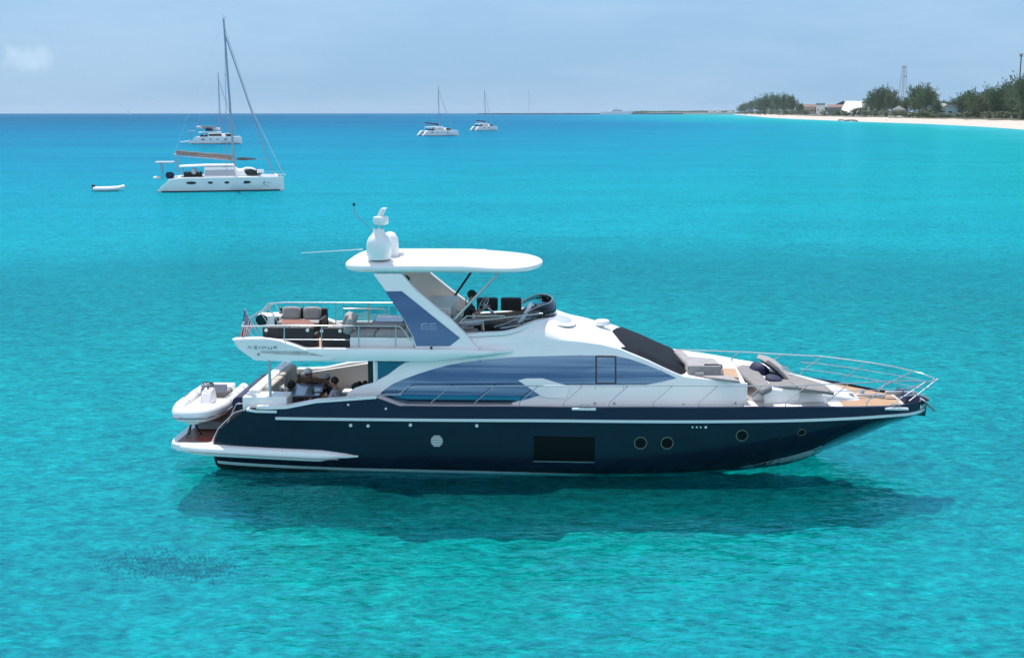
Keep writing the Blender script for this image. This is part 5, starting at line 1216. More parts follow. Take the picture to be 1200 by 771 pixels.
# ================================================================ other boats
def boatmat(n, c, r=.4): return mat(n, c, r, noise_amt=.05, noise_scale=1.0)
M['bwhite'] = boatmat('boat_white', (.80,.80,.79)); M['bside'] = boatmat('boat_topsides', (.72,.74,.75))
M['bgrey'] = boatmat('boat_window_grey', (.36,.38,.42)); M['taupe'] = mat('taupe_sail_cover', (.30,.22,.19), .85, noise_amt=.3, noise_scale=1.5)
M['navycov'] = mat('navy_sail_cover', (.012,.018,.06), .8); M['alu'] = mat('grey_mast', (.26,.30,.38), .4)
M['alul'] = mat('pale_mast', (.55,.57,.60), .4)
def catamaran(loc, rz, L, label, B=7.0, fb=1.6, mast=20.0, mrake=.5, mx=1.6, cover='taupe', fly=False, hard=True, big=False, name='sailing_catamaran', mastm='alu'):
    e = empty(name, loc, rz); tag(e, label, 'catamaran')
    H2 = L/2
    for sg in (-1, 1):
        yc = sg*(B/2-.75); b = MB(); rr = []
        for i in range(31):
            t = i/30; x = -H2+L*t
            zt = lin([(-H2,.25),(-H2+.35,.40),(-H2+.9,1.05),(-H2+1.6,fb-.12),(-H2+2.5,fb),(0,fb+.05),(H2-.4,fb+.02),(H2,fb)])(x)
            w = lin([(-H2,.55),(-H2+2,.75),(1,.78),(H2-3,.55),(H2-.6,.16),(H2,.03)])(x)
            wl = w*lin([(-H2,.8),(0,.75),(H2,.5)])(x); xb = x-(.25 if t > .97 else 0)
            rr.append([(x,yc-w,zt),(x,yc-w,zt*.6),(x,yc-wl,.0),(x,yc,-.4),(x,yc+wl,.0),(x,yc+w,zt*.6),(x,yc+w,zt)])
        b.rings(rr); h = b.build('hull', M['bside'], e, smooth=40)
        b = MB(); b.rings([[(r_[0][0],yc-abs(r_[0][1]-yc)-.02,r_[0][2]-.16),(r_[0][0],yc-abs(r_[0][1]-yc)-.02,r_[0][2]+.02),(r_[0][0],yc+abs(r_[0][1]-yc)+.02,r_[0][2]+.02),(r_[0][0],yc+abs(r_[0][1]-yc)+.02,r_[0][2]-.16)] for r_ in rr[1:]]); b.build('gunwale', M['bwhite'], h, smooth=40)
        b = MB(); b.rings([[(r_[2][0],yc-abs(r_[2][1]-yc)*1.06-.015,-.06),(r_[2][0],yc-abs(r_[2][1]-yc)*1.10-.02,.13),(r_[2][0],yc+abs(r_[2][1]-yc)*1.10+.02,.13),(r_[2][0],yc+abs(r_[2][1]-yc)*1.06+.015,-.06)] for r_ in rr[1:-1]]); b.build('waterline_band', M['antifoul'], h, smooth=40)
        for xx, rw in ((-H2+3.9,.60),(-H2+6.1,.30),(-H2+8.0,.30),(-H2+10.2,.60)) if L > 13 else ((-1.5,.45),(1.0,.45)):
            w = lin([(-H2,.55),(-H2+2,.75),(1,.78),(H2-3,.55),(H2-.6,.16),(H2,.03)])(xx)
            if xx > H2-1.5: continue
            b = MB(); b.lathe((0,0,0),[(.02,-.03),(1,-.02),(1,0),(.02,.01)],24,'y'); b.v = [(v[0]*rw+xx, yc+sg*(w+.012)*1.0+v[1]*sg, v[2]*(.14 if rw < .5 else .17)+fb*.66) for v in b.v]; b.build('porthole', M['black'], h, smooth=30)
    b = MB(); b.hexa([(-H2+2.2,-B/2+1,fb-.75),(H2-3.0,-B/2+1,fb-.5),(H2-3.0,B/2-1,fb-.5),(-H2+2.2,B/2-1,fb-.75),(-H2+2.2,-B/2+1,fb+.03),(H2-3.0,-B/2+1,fb+.03),(H2-3.0,B/2-1,fb+.03),(-H2+2.2,B/2-1,fb+.03)]); b.build('bridge_deck', M['bwhite'], e)
    b = MB(); b.box(H2-3.0,H2-.8,-B/2+1.2,B/2-1.2,fb-.02,fb+.02); b.build('trampoline', M['bgrey'], e)
    b = MB(); b.box(H2-.9,H2-.7,-B/2+.75,B/2-.75,fb-.05,fb+.12); b.build('crossbeam', M['bwhite'], e)
    # saloon
    ch = fb+1.35; x0, x1 = -1.9*L/14.4, 2.0*L/14.4
    b = MB(); rr = []
    for x, z0, z1, w in ((x0,fb,ch,B/2-1.35),(x1-.6,fb,ch-.05,B/2-1.4),(x1,fb,ch-.5,B/2-1.6),(x1+1.0,fb,fb+.85,B/2-1.9),(x1+2.6,fb,fb+.12,B/2-2.4)):
        rr.append([(x,-w,z0),(x,-w*.94,z1-.12),(x,-w*.80,z1),(x,w*.80,z1),(x,w*.94,z1-.12),(x,w,z0)])
    b.rings(rr); b.build('saloon', M['bwhite'], e, smooth=35)
    for sg in (-1,1):
        b = MB(); ys = sg*(B/2-1.37)
        b.poly_extrude([(x0+.1,ys,fb+.25),(x1-.3,ys,fb+.25),(x1-.5,ys*.965,fb+.85),(x0+.1,ys*.965,fb+.85)],[(x0+.1,ys-sg*.05-.0,fb+.25),(x1-.3,ys-sg*.05,fb+.25),(x1-.5,ys*.965-sg*.05,fb+.85),(x0+.1,ys*.965-sg*.05,fb+.85)]); b.v = [(v[0],v[1]+sg*.04,v[2]) for v in b.v]; b.build('saloon_window', M['bgrey'] if not fly else M['black'], e)
        b = MB(); b.lathe((0,0,0),[(.02,-.05),(1,-.04),(1,0),(.02,.02)],28,'y'); b.v = [(v[0]*1.35+x1+1.55, sg*(B/2-1.85)+v[1]*sg+ .25*sg*(-(v[0]+1)*.5), v[2]*.36+fb+.46) for v in b.v]; b.build('forward_window', M['black'], e, smooth=30)
    b = MB(); b.rings([[(x,-(B/2-1.9)*.9,z),(x,-(B/2-1.9)*.9,z+.10),(x,(B/2-1.9)*.9,z+.10),(x,(B/2-1.9)*.9,z)] for x,z in ((x1+.1,fb+.62),(x1+.9,fb+.92),(x1+1.7,fb+.88),(x1+2.6,fb+.35))]); b.build('brow', M['bwhite'], e, smooth=50)
    # cockpit hardtop
    b = MB(); b.rings([[(x,-w,z),(x,-w,z+.12),(x,0,z+.20),(x,w,z+.12),(x,w,z)] for x,z,w in ((x0-2.9,ch-.18,B/2-1.9),(x0-2.6,ch-.12,B/2-1.4),(x0+.3,ch-.02,B/2-1.4),(x1-.4,ch-.02,B/2-1.6))]); b.build('cockpit_roof', M['bwhite'], e, smooth=40)
    for sg in (-1,1):
        b = MB(); b.tube([(x0-2.5,sg*(B/2-1.6),fb),(x0-2.6,sg*(B/2-1.6),ch-.1)],.05,6); b.build('roof_post', M['alu'], e)
        b = MB(); b.tube([(-H2+.5,sg*1.6,fb-.3),(-H2+.4,sg*1.6,fb+1.75)],.05,6); b.build('davit', M['alu'], e)
        b = MB(); b.tube([(-H2+2.3,sg*(B/2-1.2),fb),(-H2+2.3,sg*(B/2-1.2),fb+2.2 if big else fb+.6)],.04,6); b.build('stern_post', M['alu'], e)
    if big or fly:
        b = MB(); b.box(-H2-.25,-H2+1.9,-1.8,1.8,fb+1.72,fb+1.82); b.build('solar_panel', M['bgrey'], e)
    b = MB(); b.box(x0-2.4,x0-.3,-1.4,1.4,fb,fb+.55); b.build('cockpit_seat', M['dark'], e)
    b = MB(); b.ell((x0-1.2,-1.9,fb+.75),(.35,.3,.4),12,8); b.build('helm_seat', M['bgrey'], e)
    b = MB(); b.lathe((x0-.6,-2.3,fb+.9),[(.32,0),(.34,.03),(.32,.06)],16,'x'); b.build('helm_wheel', M['alu'], e)
    # rig
    mz = ch-.05; top = (mx-mrake, 0, mast)
    b = MB(); b.rings([[(mx+(top[0]-mx)*t+.15*math.cos(a)*(1-.3*t),.10*math.sin(a)*(1-.3*t),mz+(mast-mz)*t) for a in [2*math.pi*k/10 for k in range(10)]] for t in (0,.25,.5,.75,1)]); mo = b.build('mast', M[mastm], e, smooth=60)
    for t, w in ((.33,1.0),(.62,.8)):
        b = MB(); zz = mz+(mast-mz)*t; xx = mx-mrake*t; b.tube([(xx,0,zz),(xx-.35,-w,zz+.05)],.035,6); b.tube([(xx,0,zz),(xx-.35,w,zz+.05)],.035,6); b.build('spreader', M[mastm], mo)
    b = MB(); b.tube([(top[0],0,mast),(top[0]+.35,0,mast+.25)],.03,6); b.tube([(top[0]-.1,0,mast),(top[0]-.1,0,mast+.55)],.02,6); b.build('masthead_unit', M[mastm], mo)
    bz = ch+.55; bx = -L*.37
    b = MB(); b.tube([(mx-.1,0,bz+.05),(bx,0,bz+.75)],.11,8); b.build('boom', M[mastm], e, smooth=60)
    b = MB(); rr = []
    for i in range(15):
        t = i/14; x = mx-.25+(bx+.3-mx+.25)*t; zc = bz+.35+.75*t*.95; hh = (.72*(1-t)+.40*t)*(.92+.08*math.sin(9*t)); ww = .30*(1-t)+.20*t
        rr.append([(x,ww*math.cos(a)*(1 if math.sin(a) < 0 else .45),zc+hh*.5*math.sin(a)+.03*math.sin(20*t+a)) for a in [2*math.pi*k/12 for k in range(12)]])
    b.rings(rr); b.build('sail_cover', M[cover], e, smooth=60)
    def stay(a, c, r=.02, m='alu'):
        b = MB(); b.tube([a, c], r, 5); b.build('stay', M[m], e)
    ft = lambda f: (mx-mrake*f, 0, mz+(mast-mz)*f)
    b = MB(); b.tube([ft(.90),(H2-1.2,0,fb+.3)],.075,8); b.build('furled_jib', M['alu'], e, smooth=60)
    if big:
        stay(ft(.36*1.0+.0) if False else (mx+2.45,0,9.3),(H2+.1,0,fb+.1),.045,'alul'); stay(ft(.95),(mx+2.45,0,9.3),.025)
        b = MB(); b.rings([[(mx+.3,-.2,fb+1.95),(mx+.3,.2,fb+1.95),(mx+.3,0,fb+2.2)],[(mx+1.2,-.35,fb+1.9),(mx+1.2,.35,fb+1.9),(mx+1.2,0,fb+2.25)],[(mx+2.6,-.1,fb+1.98),(mx+2.6,.1,fb+1.98),(mx+2.6,0,fb+2.1)]]); b.build('jib_boom_bag', M['blackcloth'], e, smooth=60)
        stay((mx+2.5,0,fb+2.05),(H2-1.6,0,fb+2.1),.018); stay((mx+.3,0,fb+2.0),(H2-2.2,0,6.2),.012)
        b = MB(); b.tube([(H2-1.0,0,fb+.1),(H2+.35,0,fb+.12)],.07,6); b.build('bowsprit', M['bwhite'], e)
        b = MB(); b.box(x1+2.2,x1+3.0,-2.2,-1.5,fb+.45,fb+.85); b.build('deck_box', M['bwhite'], e)
        b = MB(); b.tube([(H2-.5,-B/2+.75,fb+.0),(H2-.5,-B/2+.75,fb+.65),(H2-3.0,-B/2+.5,fb+.65),(H2-3,-B/2+.45,fb)],.02,6); b.build('pulpit', M['steel'], e)
        b = MB(); b.tube([(H2-.2,0,fb),(H2-.1,0,.05)],.03,5); b.build('anchor_chain', M['alu'], e)
        # dark lettering and scroll at the bow
        ys = -(B/2-.75)-.43; 
        for seg in ([(5.1,1.05),(4.9,.85),(5.15,.68)],[(5.2,1.15),(4.85,.95)],[(5.4,.95),(5.65,.97)],[(5.7,.93),(5.9,.96)],[(5.3,.62),(5.5,.55)]):
            b = MB(); b.tube([(x,ys+(x-5)*.22-.05,z) for x,z in seg],.025,4); b.build('bow_lettering', M['letter'], e)
        b = MB(); b.ell((-H2-.1,-1.2,fb+.0),(.45,.6,.18),12,8); b.build('stern_locker', M['bwhite'], e, smooth=60)
        b = MB(); b.ell((-H2+1.4,-1.2,fb+.25),(.5,.6,.4),12,8,.7); b.build('dark_cover', M['navycov'], e, smooth=60)
    for sg in (-1,1): stay(ft(.90),(mx-.9,sg*(B/2-.2),fb),.028 if big else .03)
    stay(ft(1.0),(bx+.05,0,bz+.9),.010,'alul')
    if fly:
        b = MB(); b.box(x0-1.6,x1-1.4,-1.9,1.9,ch+.05,ch+.12); b.build('upper_deck', M['bwhite'], e)
        b = MB(); b.hexa([(x0-2,-1.6,ch+1.55),(x0+2.3,-1.6,ch+1.55),(x0+2.3,1.6,ch+1.55),(x0-2,1.6,ch+1.55),(x0-1.9,-1.5,ch+1.75),(x0+2.2,-1.5,ch+1.72),(x0+2.2,1.5,ch+1.72),(x0-1.9,1.5,ch+1.75)]); b.build('bimini', M['taupe'], e)
        for sx in (x0-1.4,x0+1.9):
            for sg in (-1,1): b = MB(); b.tube([(sx,sg*1.4,ch),(sx,sg*1.4,ch+1.6)],.05,6); b.build('bimini_post', M['alu'], e)
        b = MB(); b.ell((x0+.2,0,ch+.7),(1.1,1.3,.35),12,8,.6); b.build('helm_bench', M['navycov'], e)
        b = MB(); b.rings([[(-H2-2.6,-1.0,.35),(-H2-2.6,1.0,.35),(-H2-2.6,1.0,.6),(-H2-2.6,-1.0,.6)],[(-H2+.6,-1.2,.6),(-H2+.6,1.2,.6),(-H2+.6,1.2,1.0),(-H2+.6,-1.2,1.0)]]); b.build('stern_dinghy_lift', M['bwhite'], e)
    return e
p = G(260, 222.5); catamaran((p.x,p.y,0), R(13), 14.7, 'white sailing catamaran with a taupe sail cover, nearest sailboat on the left', fb=1.62, mast=20.2, mrake=.55, big=True)
p = G(253, 168.5); catamaran((p.x,p.y,-.01), R(14), 15.0, 'white flybridge catamaran with bimini moored behind the taupe-covered catamaran', B=7.6, fb=2.0, mast=20.3, mrake=.1, mx=1.6, fly=True, cover='bwhite')
# second half of that anchorage: small motor yacht bow with dome seen past the mast
p = G(513, 159.2); catamaran((p.x,p.y,-.01), R(24), 15.0, 'far white catamaran with a navy sail cover, the larger and left of two', B=7.5, fb=2.0, mast=18.9, mrake=.1, mx=.6, cover='navycov')
p = G(567, 153.0); catamaran((p.x,p.y,-.02), R(28), 12.6, 'farther, smaller white catamaran with a navy cover, right of the pair at mid-horizon', B=7.0, fb=2.0, mast=20.0, mrake=.6, mx=1.0, cover='navycov')
# grey inflatable towed astern of the near catamaran
p = G(127, 224); e = empty('inflatable_dinghy', (p.x,p.y,0), R(8)); tag(e, 'small pale inflatable dinghy floating left of the near catamaran', 'dinghy')
b = MB(); b.tube([(-1.6,.6,.28),(0,.65,.28),(1.1,.6,.33),(1.6,.3,.45),(1.75,0,.52),(1.6,-.3,.45),(1.1,-.6,.33),(0,-.65,.28),(-1.6,-.6,.28)],.22,12); b.build('inflatable_tube', M['tube'], e, smooth=60)
b = MB(); b.box(-1.5,1.2,-.5,.5,.08,.16); b.build('floor', M['bgrey'], e)
b = MB(); b.box(-.3,.1,-.55,.55,.36,.42); b.build('thwart', M['bgrey'], e)
b = MB(); b.box(-1.85,-1.5,-.15,.15,.35,.78); b.tube([(-1.75,0,.4),(-1.8,0,-.2)],.06,6); b.build('outboard', M['black'], e, bevel=.05)
# far little sail
def farboat(name, px, py, L, label, cat):
    p = G(px, py); e = empty(name, (p.x,p.y,-(p.x**2+(p.y+CAM_D)**2)/(2*REARTH)), .2); tag(e, label, cat); return e, p
p = G(151, 134.2); e = empty('sailboat', (p.x,p.y,-(p.x**2+p.y**2)/(2*REARTH)), .1); tag(e, 'tiny far white sail on the horizon near the left edge', 'sailboat')
b = MB(); b.rings([[(-7,-1.5,0),(-7,1.5,0),(-7,1.8,1.6),(-7,-1.8,1.6)],[(3,-1.5,0),(3,1.5,0),(3,1.8,1.7),(3,-1.8,1.7)],[(8,-.1,.8),(8,.1,.8),(8,.2,2),(8,-.2,2)]]); b.build('hull', M['bwhite'], e)
b = MB(); b.poly_extrude([(1,-.1,2.5),(-6,-.1,3),(.6,-.1,19)],[(1,.1,2.5),(-6,.1,3),(.6,.1,19)]); b.build('sail', M['bwhite'], e)

# ================================================================ LAND
def shore_at(px):
    for (a, b_) in zip(shore_px, shore_px[1:]):
        if a[0] <= px <= b_[0]:
            t = (px-a[0])/(b_[0]-a[0]); return G(px, a[1]+(b_[1]-a[1])*t)
    return G(*shore_px[0]) if px < shore_px[0][0] else G(*shore_px[-1])
LZ = lin([(-8,-.8),(0,-.02),(10,1.1),(28,2.9),(45,3.7),(120,4.6),(600,6.0),(4000,6)])
def drop(x, y): return -(x*x+(y+CAM_D)**2)/(2*REARTH)
# cross-shore direction
pts = []
for i, p in enumerate(shore):
    a = shore[max(0,i-1)]; c = shore[min(len(shore)-1,i+1)]; d = Vector((c.x-a.x, c.y-a.y, 0)).normalized(); nrm = Vector((-d.y, d.x, 0))
    if nrm.x < 0: nrm = -nrm
    pts.append((p, nrm))
# resample
fine = []
for (p, n_), (q, m_) in zip(pts, pts[1:]):
    K = 10
    for k in range(K): fine.append((p.lerp(q, k/K), n_.lerp(m_, k/K).normalized()))
fine.append(pts[-1])
def landstrip(name, ds, m, zoff=0.0, wob=0.0):
    b = MB(); rr = []
    for i, (p, n_) in enumerate(fine):
        row = []
        for d in ds:
            dd = d+(wob*mnoise.noise(Vector((p.x*.02, p.y*.02, 1.7))) if d == ds[-1] or d == ds[0] else 0)
            w = p+n_*dd; row.append((w.x, w.y, LZ(dd)+zoff+drop(w.x,w.y)+(.5*mnoise.noise(Vector((w.x*.06,w.y*.06,0))) if dd > 14 else 0)))
        rr.append(row)
    b.rings(rr, closed=False, cap=False); return tag(b.build(name, m, smooth=60), kind='structure')
landstrip('beach', [-9,-4,0,3,6,10,14,20,27,34,42,50,60], mat('pale_sand', (.45,.39,.335), .9, noise_amt=.10, noise_scale=.15))
b_ = landstrip('dune_ground', [38,48,60,90,140,250,500,900], mat('scrubby_ground', (.16,.15,.09), .95, col2=(.07,.09,.04), noise_scale=.12, thresh=(.35,.6)), zoff=.35, wob=10)
def ground_pt(px, w):
    s = shore_at(px); d = Vector((s.x, s.y+CAM_D, 0)).normalized(); q = s+d*w; k = 0
    while shore_dist(q.x, q.y) < w*.92 and k < 60: q = q+d*w*.15; k += 1
    # actual offset from shoreline
    sdist = min(shore_dist(q.x, q.y), w)
    return Vector((q.x, q.y, LZ(sdist)+drop(q.x, q.y)))
# ---- trees
barkm = mat('grey_bark', (.13,.10,.08), .9, noise_amt=.3, noise_scale=1)
leafs = [mat('casuarina_foliage', (.13,.19,.085), .8, col2=(.075,.115,.055), noise_scale=.35, thresh=(.4,.6)), mat('olive_foliage', (.18,.19,.095), .8, col2=(.09,.115,.06), noise_scale=.3, thresh=(.4,.6)), mat('bush_foliage', (.11,.16,.05), .8, col2=(.06,.095,.03), noise_scale=.5, thresh=(.4,.6))]
def crown_mesh(seed, kind):
    rnd = random.Random(seed); b = MB()
    if kind == 'casuarina':
        limbs = []
        for k in range(46):
            a = rnd.uniform(0, 2*math.pi); h = rnd.uniform(.12,.72); reach = (.46*(1-.25*h))*rnd.uniform(.45,1.05); rise = rnd.uniform(.10,.34)
            limbs.append(((.04*math.cos(a),.04*math.sin(a),h*.8),(reach*math.cos(a),reach*math.sin(a),min(1.0,h+rise))))
        limbs += [((0,0,.5),(rnd.uniform(-.12,.12),rnd.uniform(-.12,.12),rnd.uniform(.82,1.0))) for k in range(7)]
        for s_, t_ in limbs:
            for q in range(34):
                u = rnd.uniform(.25,1.05); r_ = .055*(1.2-.5*u)
                c = [s_[i]+(t_[i]-s_[i])*u+rnd.gauss(0,r_) for i in range(3)]; c[2] = max(.03,c[2])
                l_ = rnd.uniform(.03,.075); w_ = rnd.uniform(.010,.022); a = rnd.uniform(0,math.pi)
                d = Vector((t_[0]-s_[0]+rnd.gauss(0,.12), t_[1]-s_[1]+rnd.gauss(0,.12), t_[2]-s_[2]+rnd.gauss(0,.12))).normalized()
                wv = Vector((math.cos(a),math.sin(a),0))*w_; c = Vector(c)
                b.add([c-wv, c+wv, c+d*l_+wv*.3, c+d*l_-wv*.3], [(0,1,2,3)])
    else:
        for k in range(26):
            a = rnd.uniform(0,2*math.pi); rr_ = rnd.uniform(0,.42); c0 = Vector((rr_*math.cos(a), rr_*math.sin(a), rnd.uniform(.15,.82)*(1-.6*rr_)))
            for q in range(46):
                v = Vector((rnd.gauss(0,1),rnd.gauss(0,1),rnd.gauss(0,1))).normalized()*rnd.uniform(.06,.15); c = c0+v; c.z = max(.02,c.z)
                a2 = Vector((rnd.gauss(0,1),rnd.gauss(0,1),rnd.gauss(0,1))).normalized()*rnd.uniform(.02,.045); b2 = a2.cross(v).normalized()*rnd.uniform(.015,.03)
                b.add([c-a2,c-b2,c+a2,c+b2],[(0,1,2,3)])
    return b
def trunk_mesh(kind, seed):
    rnd = random.Random(seed+50); b = MB(); b.tube([(0,0,-.03),(.01,.0,.25),(-.01,.01,.5),(.01,0,.8)],.022,7,r2=.006)
    for k in range(7):
        a = rnd.uniform(0,2*math.pi); h = rnd.uniform(.12,.55); b.tube([(0,0,h),(.18*math.cos(a),.18*math.sin(a),h+.14),(.32*math.cos(a),.32*math.sin(a),h+.24)],.010,5,r2=.003)
    return b
def proto_tree(kind, seed, lm):
    e = empty('casuarina_tree' if kind == 'casuarina' else 'bush')
    trunk_mesh(kind, seed).build('trunk', barkm, e, smooth=60); crown_mesh(seed, kind).build('crown', lm, e, smooth=0); return e
protos = {}
for k in range(4): protos['c%d' % k] = [proto_tree('casuarina', 11+k, leafs[0 if k < 2 else 1]), False]
for k in range(2): protos['b%d' % k] = [proto_tree('bush', 31+k, leafs[2 if k == 0 else 1]), False]
def place_tree(kind, p, h, w, rz, label, group):
    pr = protos[kind]
    if not pr[1]: e = pr[0]; pr[1] = True
    else:
        e = pr[0].copy(); col.objects.link(e)
        for ch in list(pr[0].children): c = ch.copy(); col.objects.link(c); c.parent = e
    e.location = p; e.scale = (w, w, h); e.rotation_euler = (0, 0, rz); tag(e, label, 'tree' if kind[0] == 'c' else 'bush', group); return e
rnd = random.Random(77)
GA = 'casuarinas on the far left point'; GB = 'casuarinas beside the white gabled building'; GC = 'casuarinas right of the radio tower'; GD = 'dense casuarinas at the right edge'
TREES = [(868,10,125,GA),(873,14,122,GA),(881,15,119,GA),(889,15,116,GA),(897,15,112.5,GA),(904,14,111.5,GA),(911,13,112.5,GA),(918,13,111.5,GA),(925,12,113,GA),(930,11,118,GA),(937,9,122,GA),(893,14,121,GA),(907,14,120,GA),(920,12,121,GA),
 (951,9,124.5,GB),(958,9,125,GB),(1012,14,119,GB),(1020,16,110,GB),(1028,18,105,GB),(1036,18,103.5,GB),(1044,16,107,GB),(1033,16,114,GB),
 (1062,16,115,GC),(1070,18,104,GC),(1077,20,101.5,GC),(1085,19,102.5,GC),(1091,14,108,GC),(1097,11,118,GC),(1080,20,112,GC),
 (1127,16,111,GD),(1134,16,107,GD),(1142,18,110,GD),(1150,18,107,GD),(1158,20,108,GD),(1166,22,103,GD),(1174,22,105,GD),(1182,24,99,GD),(1190,24,95,GD),(1198,24,92,GD),(1207,24,90,GD),(1132,16,114,GD),(1148,16,113,GD),(1156,16,112,GD),(1168,18,111,GD),(1186,20,107,GD),(1203,20,104,GD),(1140,18,117,GD),(1160,20,116,GD),(1178,22,114,GD),(1196,22,112,GD)]
TREES += [(943,12,125.5,GB),(966,10,125.5,GB),(974,11,124.5,GB),(984,12,123.5,GB),(1004,14,120.5,GB),(1050,12,116,GB),(1056,13,119,GC),(1103,12,119.5,GC),(1112,13,120,GC),(1120,14,116,GC)]
LBL = {GA: 'feathery dark casuarina in the clump on the far left point of the shore', GB: 'dark green casuarina by the large white gabled building', GC: 'tall casuarina between the lattice tower and the green hipped house', GD: 'olive casuarina in the dense stand at the right edge of the beach'}
for i, (px, wpx, py, g) in enumerate(TREES):
    w = rnd.uniform(58, 95) if g != GD else rnd.uniform(50, 75)
    if i >= len(TREES)-10: w += 45
    p = ground_pt(px, w); d = math.hypot(p.x, p.y+CAM_D); h = hpx(p, py)*1.05
    place_tree('c%d' % (rnd.randrange(0,2) if g in (GA, GC) else rnd.randrange(0,4)), p, h, wpx/1200*d*1.30, rnd.uniform(0,6), LBL[g], g)
for px, wpx, py, kind in [(867,8,131,'b1'),(874,9,130,'b0'),(881,9,129,'b1'),(888,10,129,'b1'),(896,10,128,'b0'),(904,10,128,'b1'),(912,10,128,'b1'),(920,10,128,'b0'),(928,10,128,'b1'),(936,9,129,'b1'),(944,7,128,'b0'),(966,8,129,'b1'),(978,9,127,'b0'),(983,10,127,'b0'),(991,10,129,'b0'),(1000,10,126,'b1'),(1007,12,123,'b1'),(1014,10,128,'b0'),(1050,9,129,'b0'),(1058,10,128,'b1'),(1066,12,130,'b0'),(1076,13,128,'b0'),(1085,15,126.5,'b0'),(1093,12,129,'b0'),(1102,12,132,'b1'),(1112,12,133,'b0'),(1122,13,131,'b1'),(1132,14,130,'b1'),(1146,16,129,'b1'),(1160,16,128,'b1'),(1174,17,128,'b1'),(1188,17,128,'b1'),(1200,17,128,'b1'),(1025,12,127,'b1'),(1038,12,127,'b1')]:
    p = ground_pt(px, rnd.uniform(46,58)); d = math.hypot(p.x, p.y+CAM_D); h = max(1.5, hpx(p, py))
    side_ = 'under the far left casuarinas' if px < 940 else 'left of the radio tower' if px < 1055 else 'between the tower and the right-edge trees' if px < 1126 else 'under the right-edge trees'
    place_tree(kind, p, h, wpx/1200*d*1.3, rnd.uniform(0,6), ('bright green' if kind == 'b0' else 'olive')+' bush behind the beach '+side_, 'bushes at the back of the beach')
# ---- houses
def house(px0, px1, py_eave, py_ridge, w, wallm, roofm, label, roof='gable_side', name='house', depth=9, nwin=3, doors=1):
    pa, pb_ = ground_pt(px0, w), ground_pt(px1, w); c = (pa+pb_)/2; W = (pb_-pa).length; ang = math.atan2(pb_.y-pa.y, pb_.x-pa.x)
    # face the camera
    view = math.atan2(c.x, c.y+CAM_D); ang = -view; W = (px1-px0)/1200*math.hypot(c.x, c.y+CAM_D)
    e = empty(name, c, ang); tag(e, label, 'house')
    hw = hpx(c, py_eave); hr = hpx(c, py_ridge); D = depth
    b = MB(); b.box(-W/2, W/2, -D/2, D/2, -1, hw*(.18 if roof == 'slant' else 1)); wl_ = b.build('wall', wallm, e)
    b = MB(); o_ = .5
    if roof == 'gable_side': b.rings([[(x,-D/2-o_,hw-.1),(x,0,hr),(x,D/2+o_,hw-.1),(x,0,hr-.25-(hr-hw)*.05)] for x in (-W/2-o_, W/2+o_)])
    elif roof == 'hip': b.add([(-W/2-o_,-D/2-o_,hw),(W/2+o_,-D/2-o_,hw),(W/2+o_,D/2+o_,hw),(-W/2-o_,D/2+o_,hw),(-W/2+W*.25,0,hr),(W/2-W*.25,0,hr)],[(0,3,2,1),(0,1,5,4),(1,2,5),(2,3,4,5),(3,0,4)])
    elif roof == 'gable_front': b.add([(-W/2-o_,-D/2-o_,hw),(W/2+o_,-D/2-o_,hw),(0,-D/2-o_,hr),(-W/2-o_,D/2+o_,hw),(W/2+o_,D/2+o_,hw),(0,D/2+o_,hr)],[(0,1,2),(5,4,3),(0,2,5,3),(1,4,5,2),(0,3,4,1)])
    elif roof == 'slant': b.add([(-W/2-o_,-D/2-o_,hw*.22),(W/2*.80,-D/2-o_,hw*.22),(W/2+o_,D/2,hr),(-W/2+W*.18,D/2,hr),(-W/2-o_,-D/2-o_,hw*.12),(W/2*.80,-D/2-o_,hw*.12),(W/2+o_,D/2+.3,hr-.5),(-W/2+W*.18,D/2+.3,hr-.5)],[(0,1,2,3),(7,6,5,4),(0,4,5,1),(1,5,6,2),(2,6,7,3),(3,7,4,0)])
    else: b.box(-W/2-o_,W/2+o_,-D/2-o_,D/2+o_,hw,hr)
    b.build('roof', roofm, e, smooth=20)
    for k in range(nwin):
        x = -W/2+W*(k+.5)/nwin; z0 = max(.9, hw*.45)
        b = MB(); b.box(x-W*.10,x+W*.10,-D/2-.06,-D/2-.01,z0,min(hw-.4,z0+1.5)); wn_ = b.build('window', M['black'], e)
        b = MB(); b.box(x-W*.11,x+W*.11,-D/2-.12,-D/2-.065,z0-.15,z0-.02); b.build('sill', M['bwhite'], wn_)
    if doors:
        b = MB(); b.box(-W/2+W*.05,-W/2+W*.05+1.2,-D/2-.07,-D/2-.01,.1,2.3); b.build('door', M['taupe'], e)
    return e
wW = mat('white_render', (.78,.78,.77), .8, noise_amt=.06, noise_scale=.3); wP = mat('pinkish_render', (.42,.33,.30), .8, noise_amt=.1, noise_scale=.3); rB = mat('brown_roof', (.25,.15,.12), .8, noise_amt=.2, noise_scale=.6); rG = mat('grey_roof', (.30,.32,.33), .8, noise_amt=.2, noise_scale=.6)
wB = mat('pale_blue_render', (.28,.45,.50), .8, noise_amt=.06, noise_scale=.3); wG = mat('grey_green_render', (.30,.36,.33), .8, noise_amt=.1, noise_scale=.3)
house(934,947,126,123.5,100,wP,rB,'dull beach house with brown roof right of the far left clump of trees')
house(945,963,125.5,122.5,82,wP,rB,'long low pinkish house with brown roof near the middle of the shore', nwin=4)
house(957,965,123.5,121.2,75,wW,rG,'small white-topped block in front of the long pinkish house', roof='flat', depth=5, nwin=2)
house(972,988,126,122.8,82,mat('slate_render',(.16,.18,.22),.8),rB,'slate-blue house with a brown roof left of the large white roof', nwin=4)
house(980,994,123,118.6,110,wP,mat('dark_roof',(.06,.05,.06),.8),'dark pitched roof rising behind the left end of the large white roof', roof='gable_front', nwin=1)
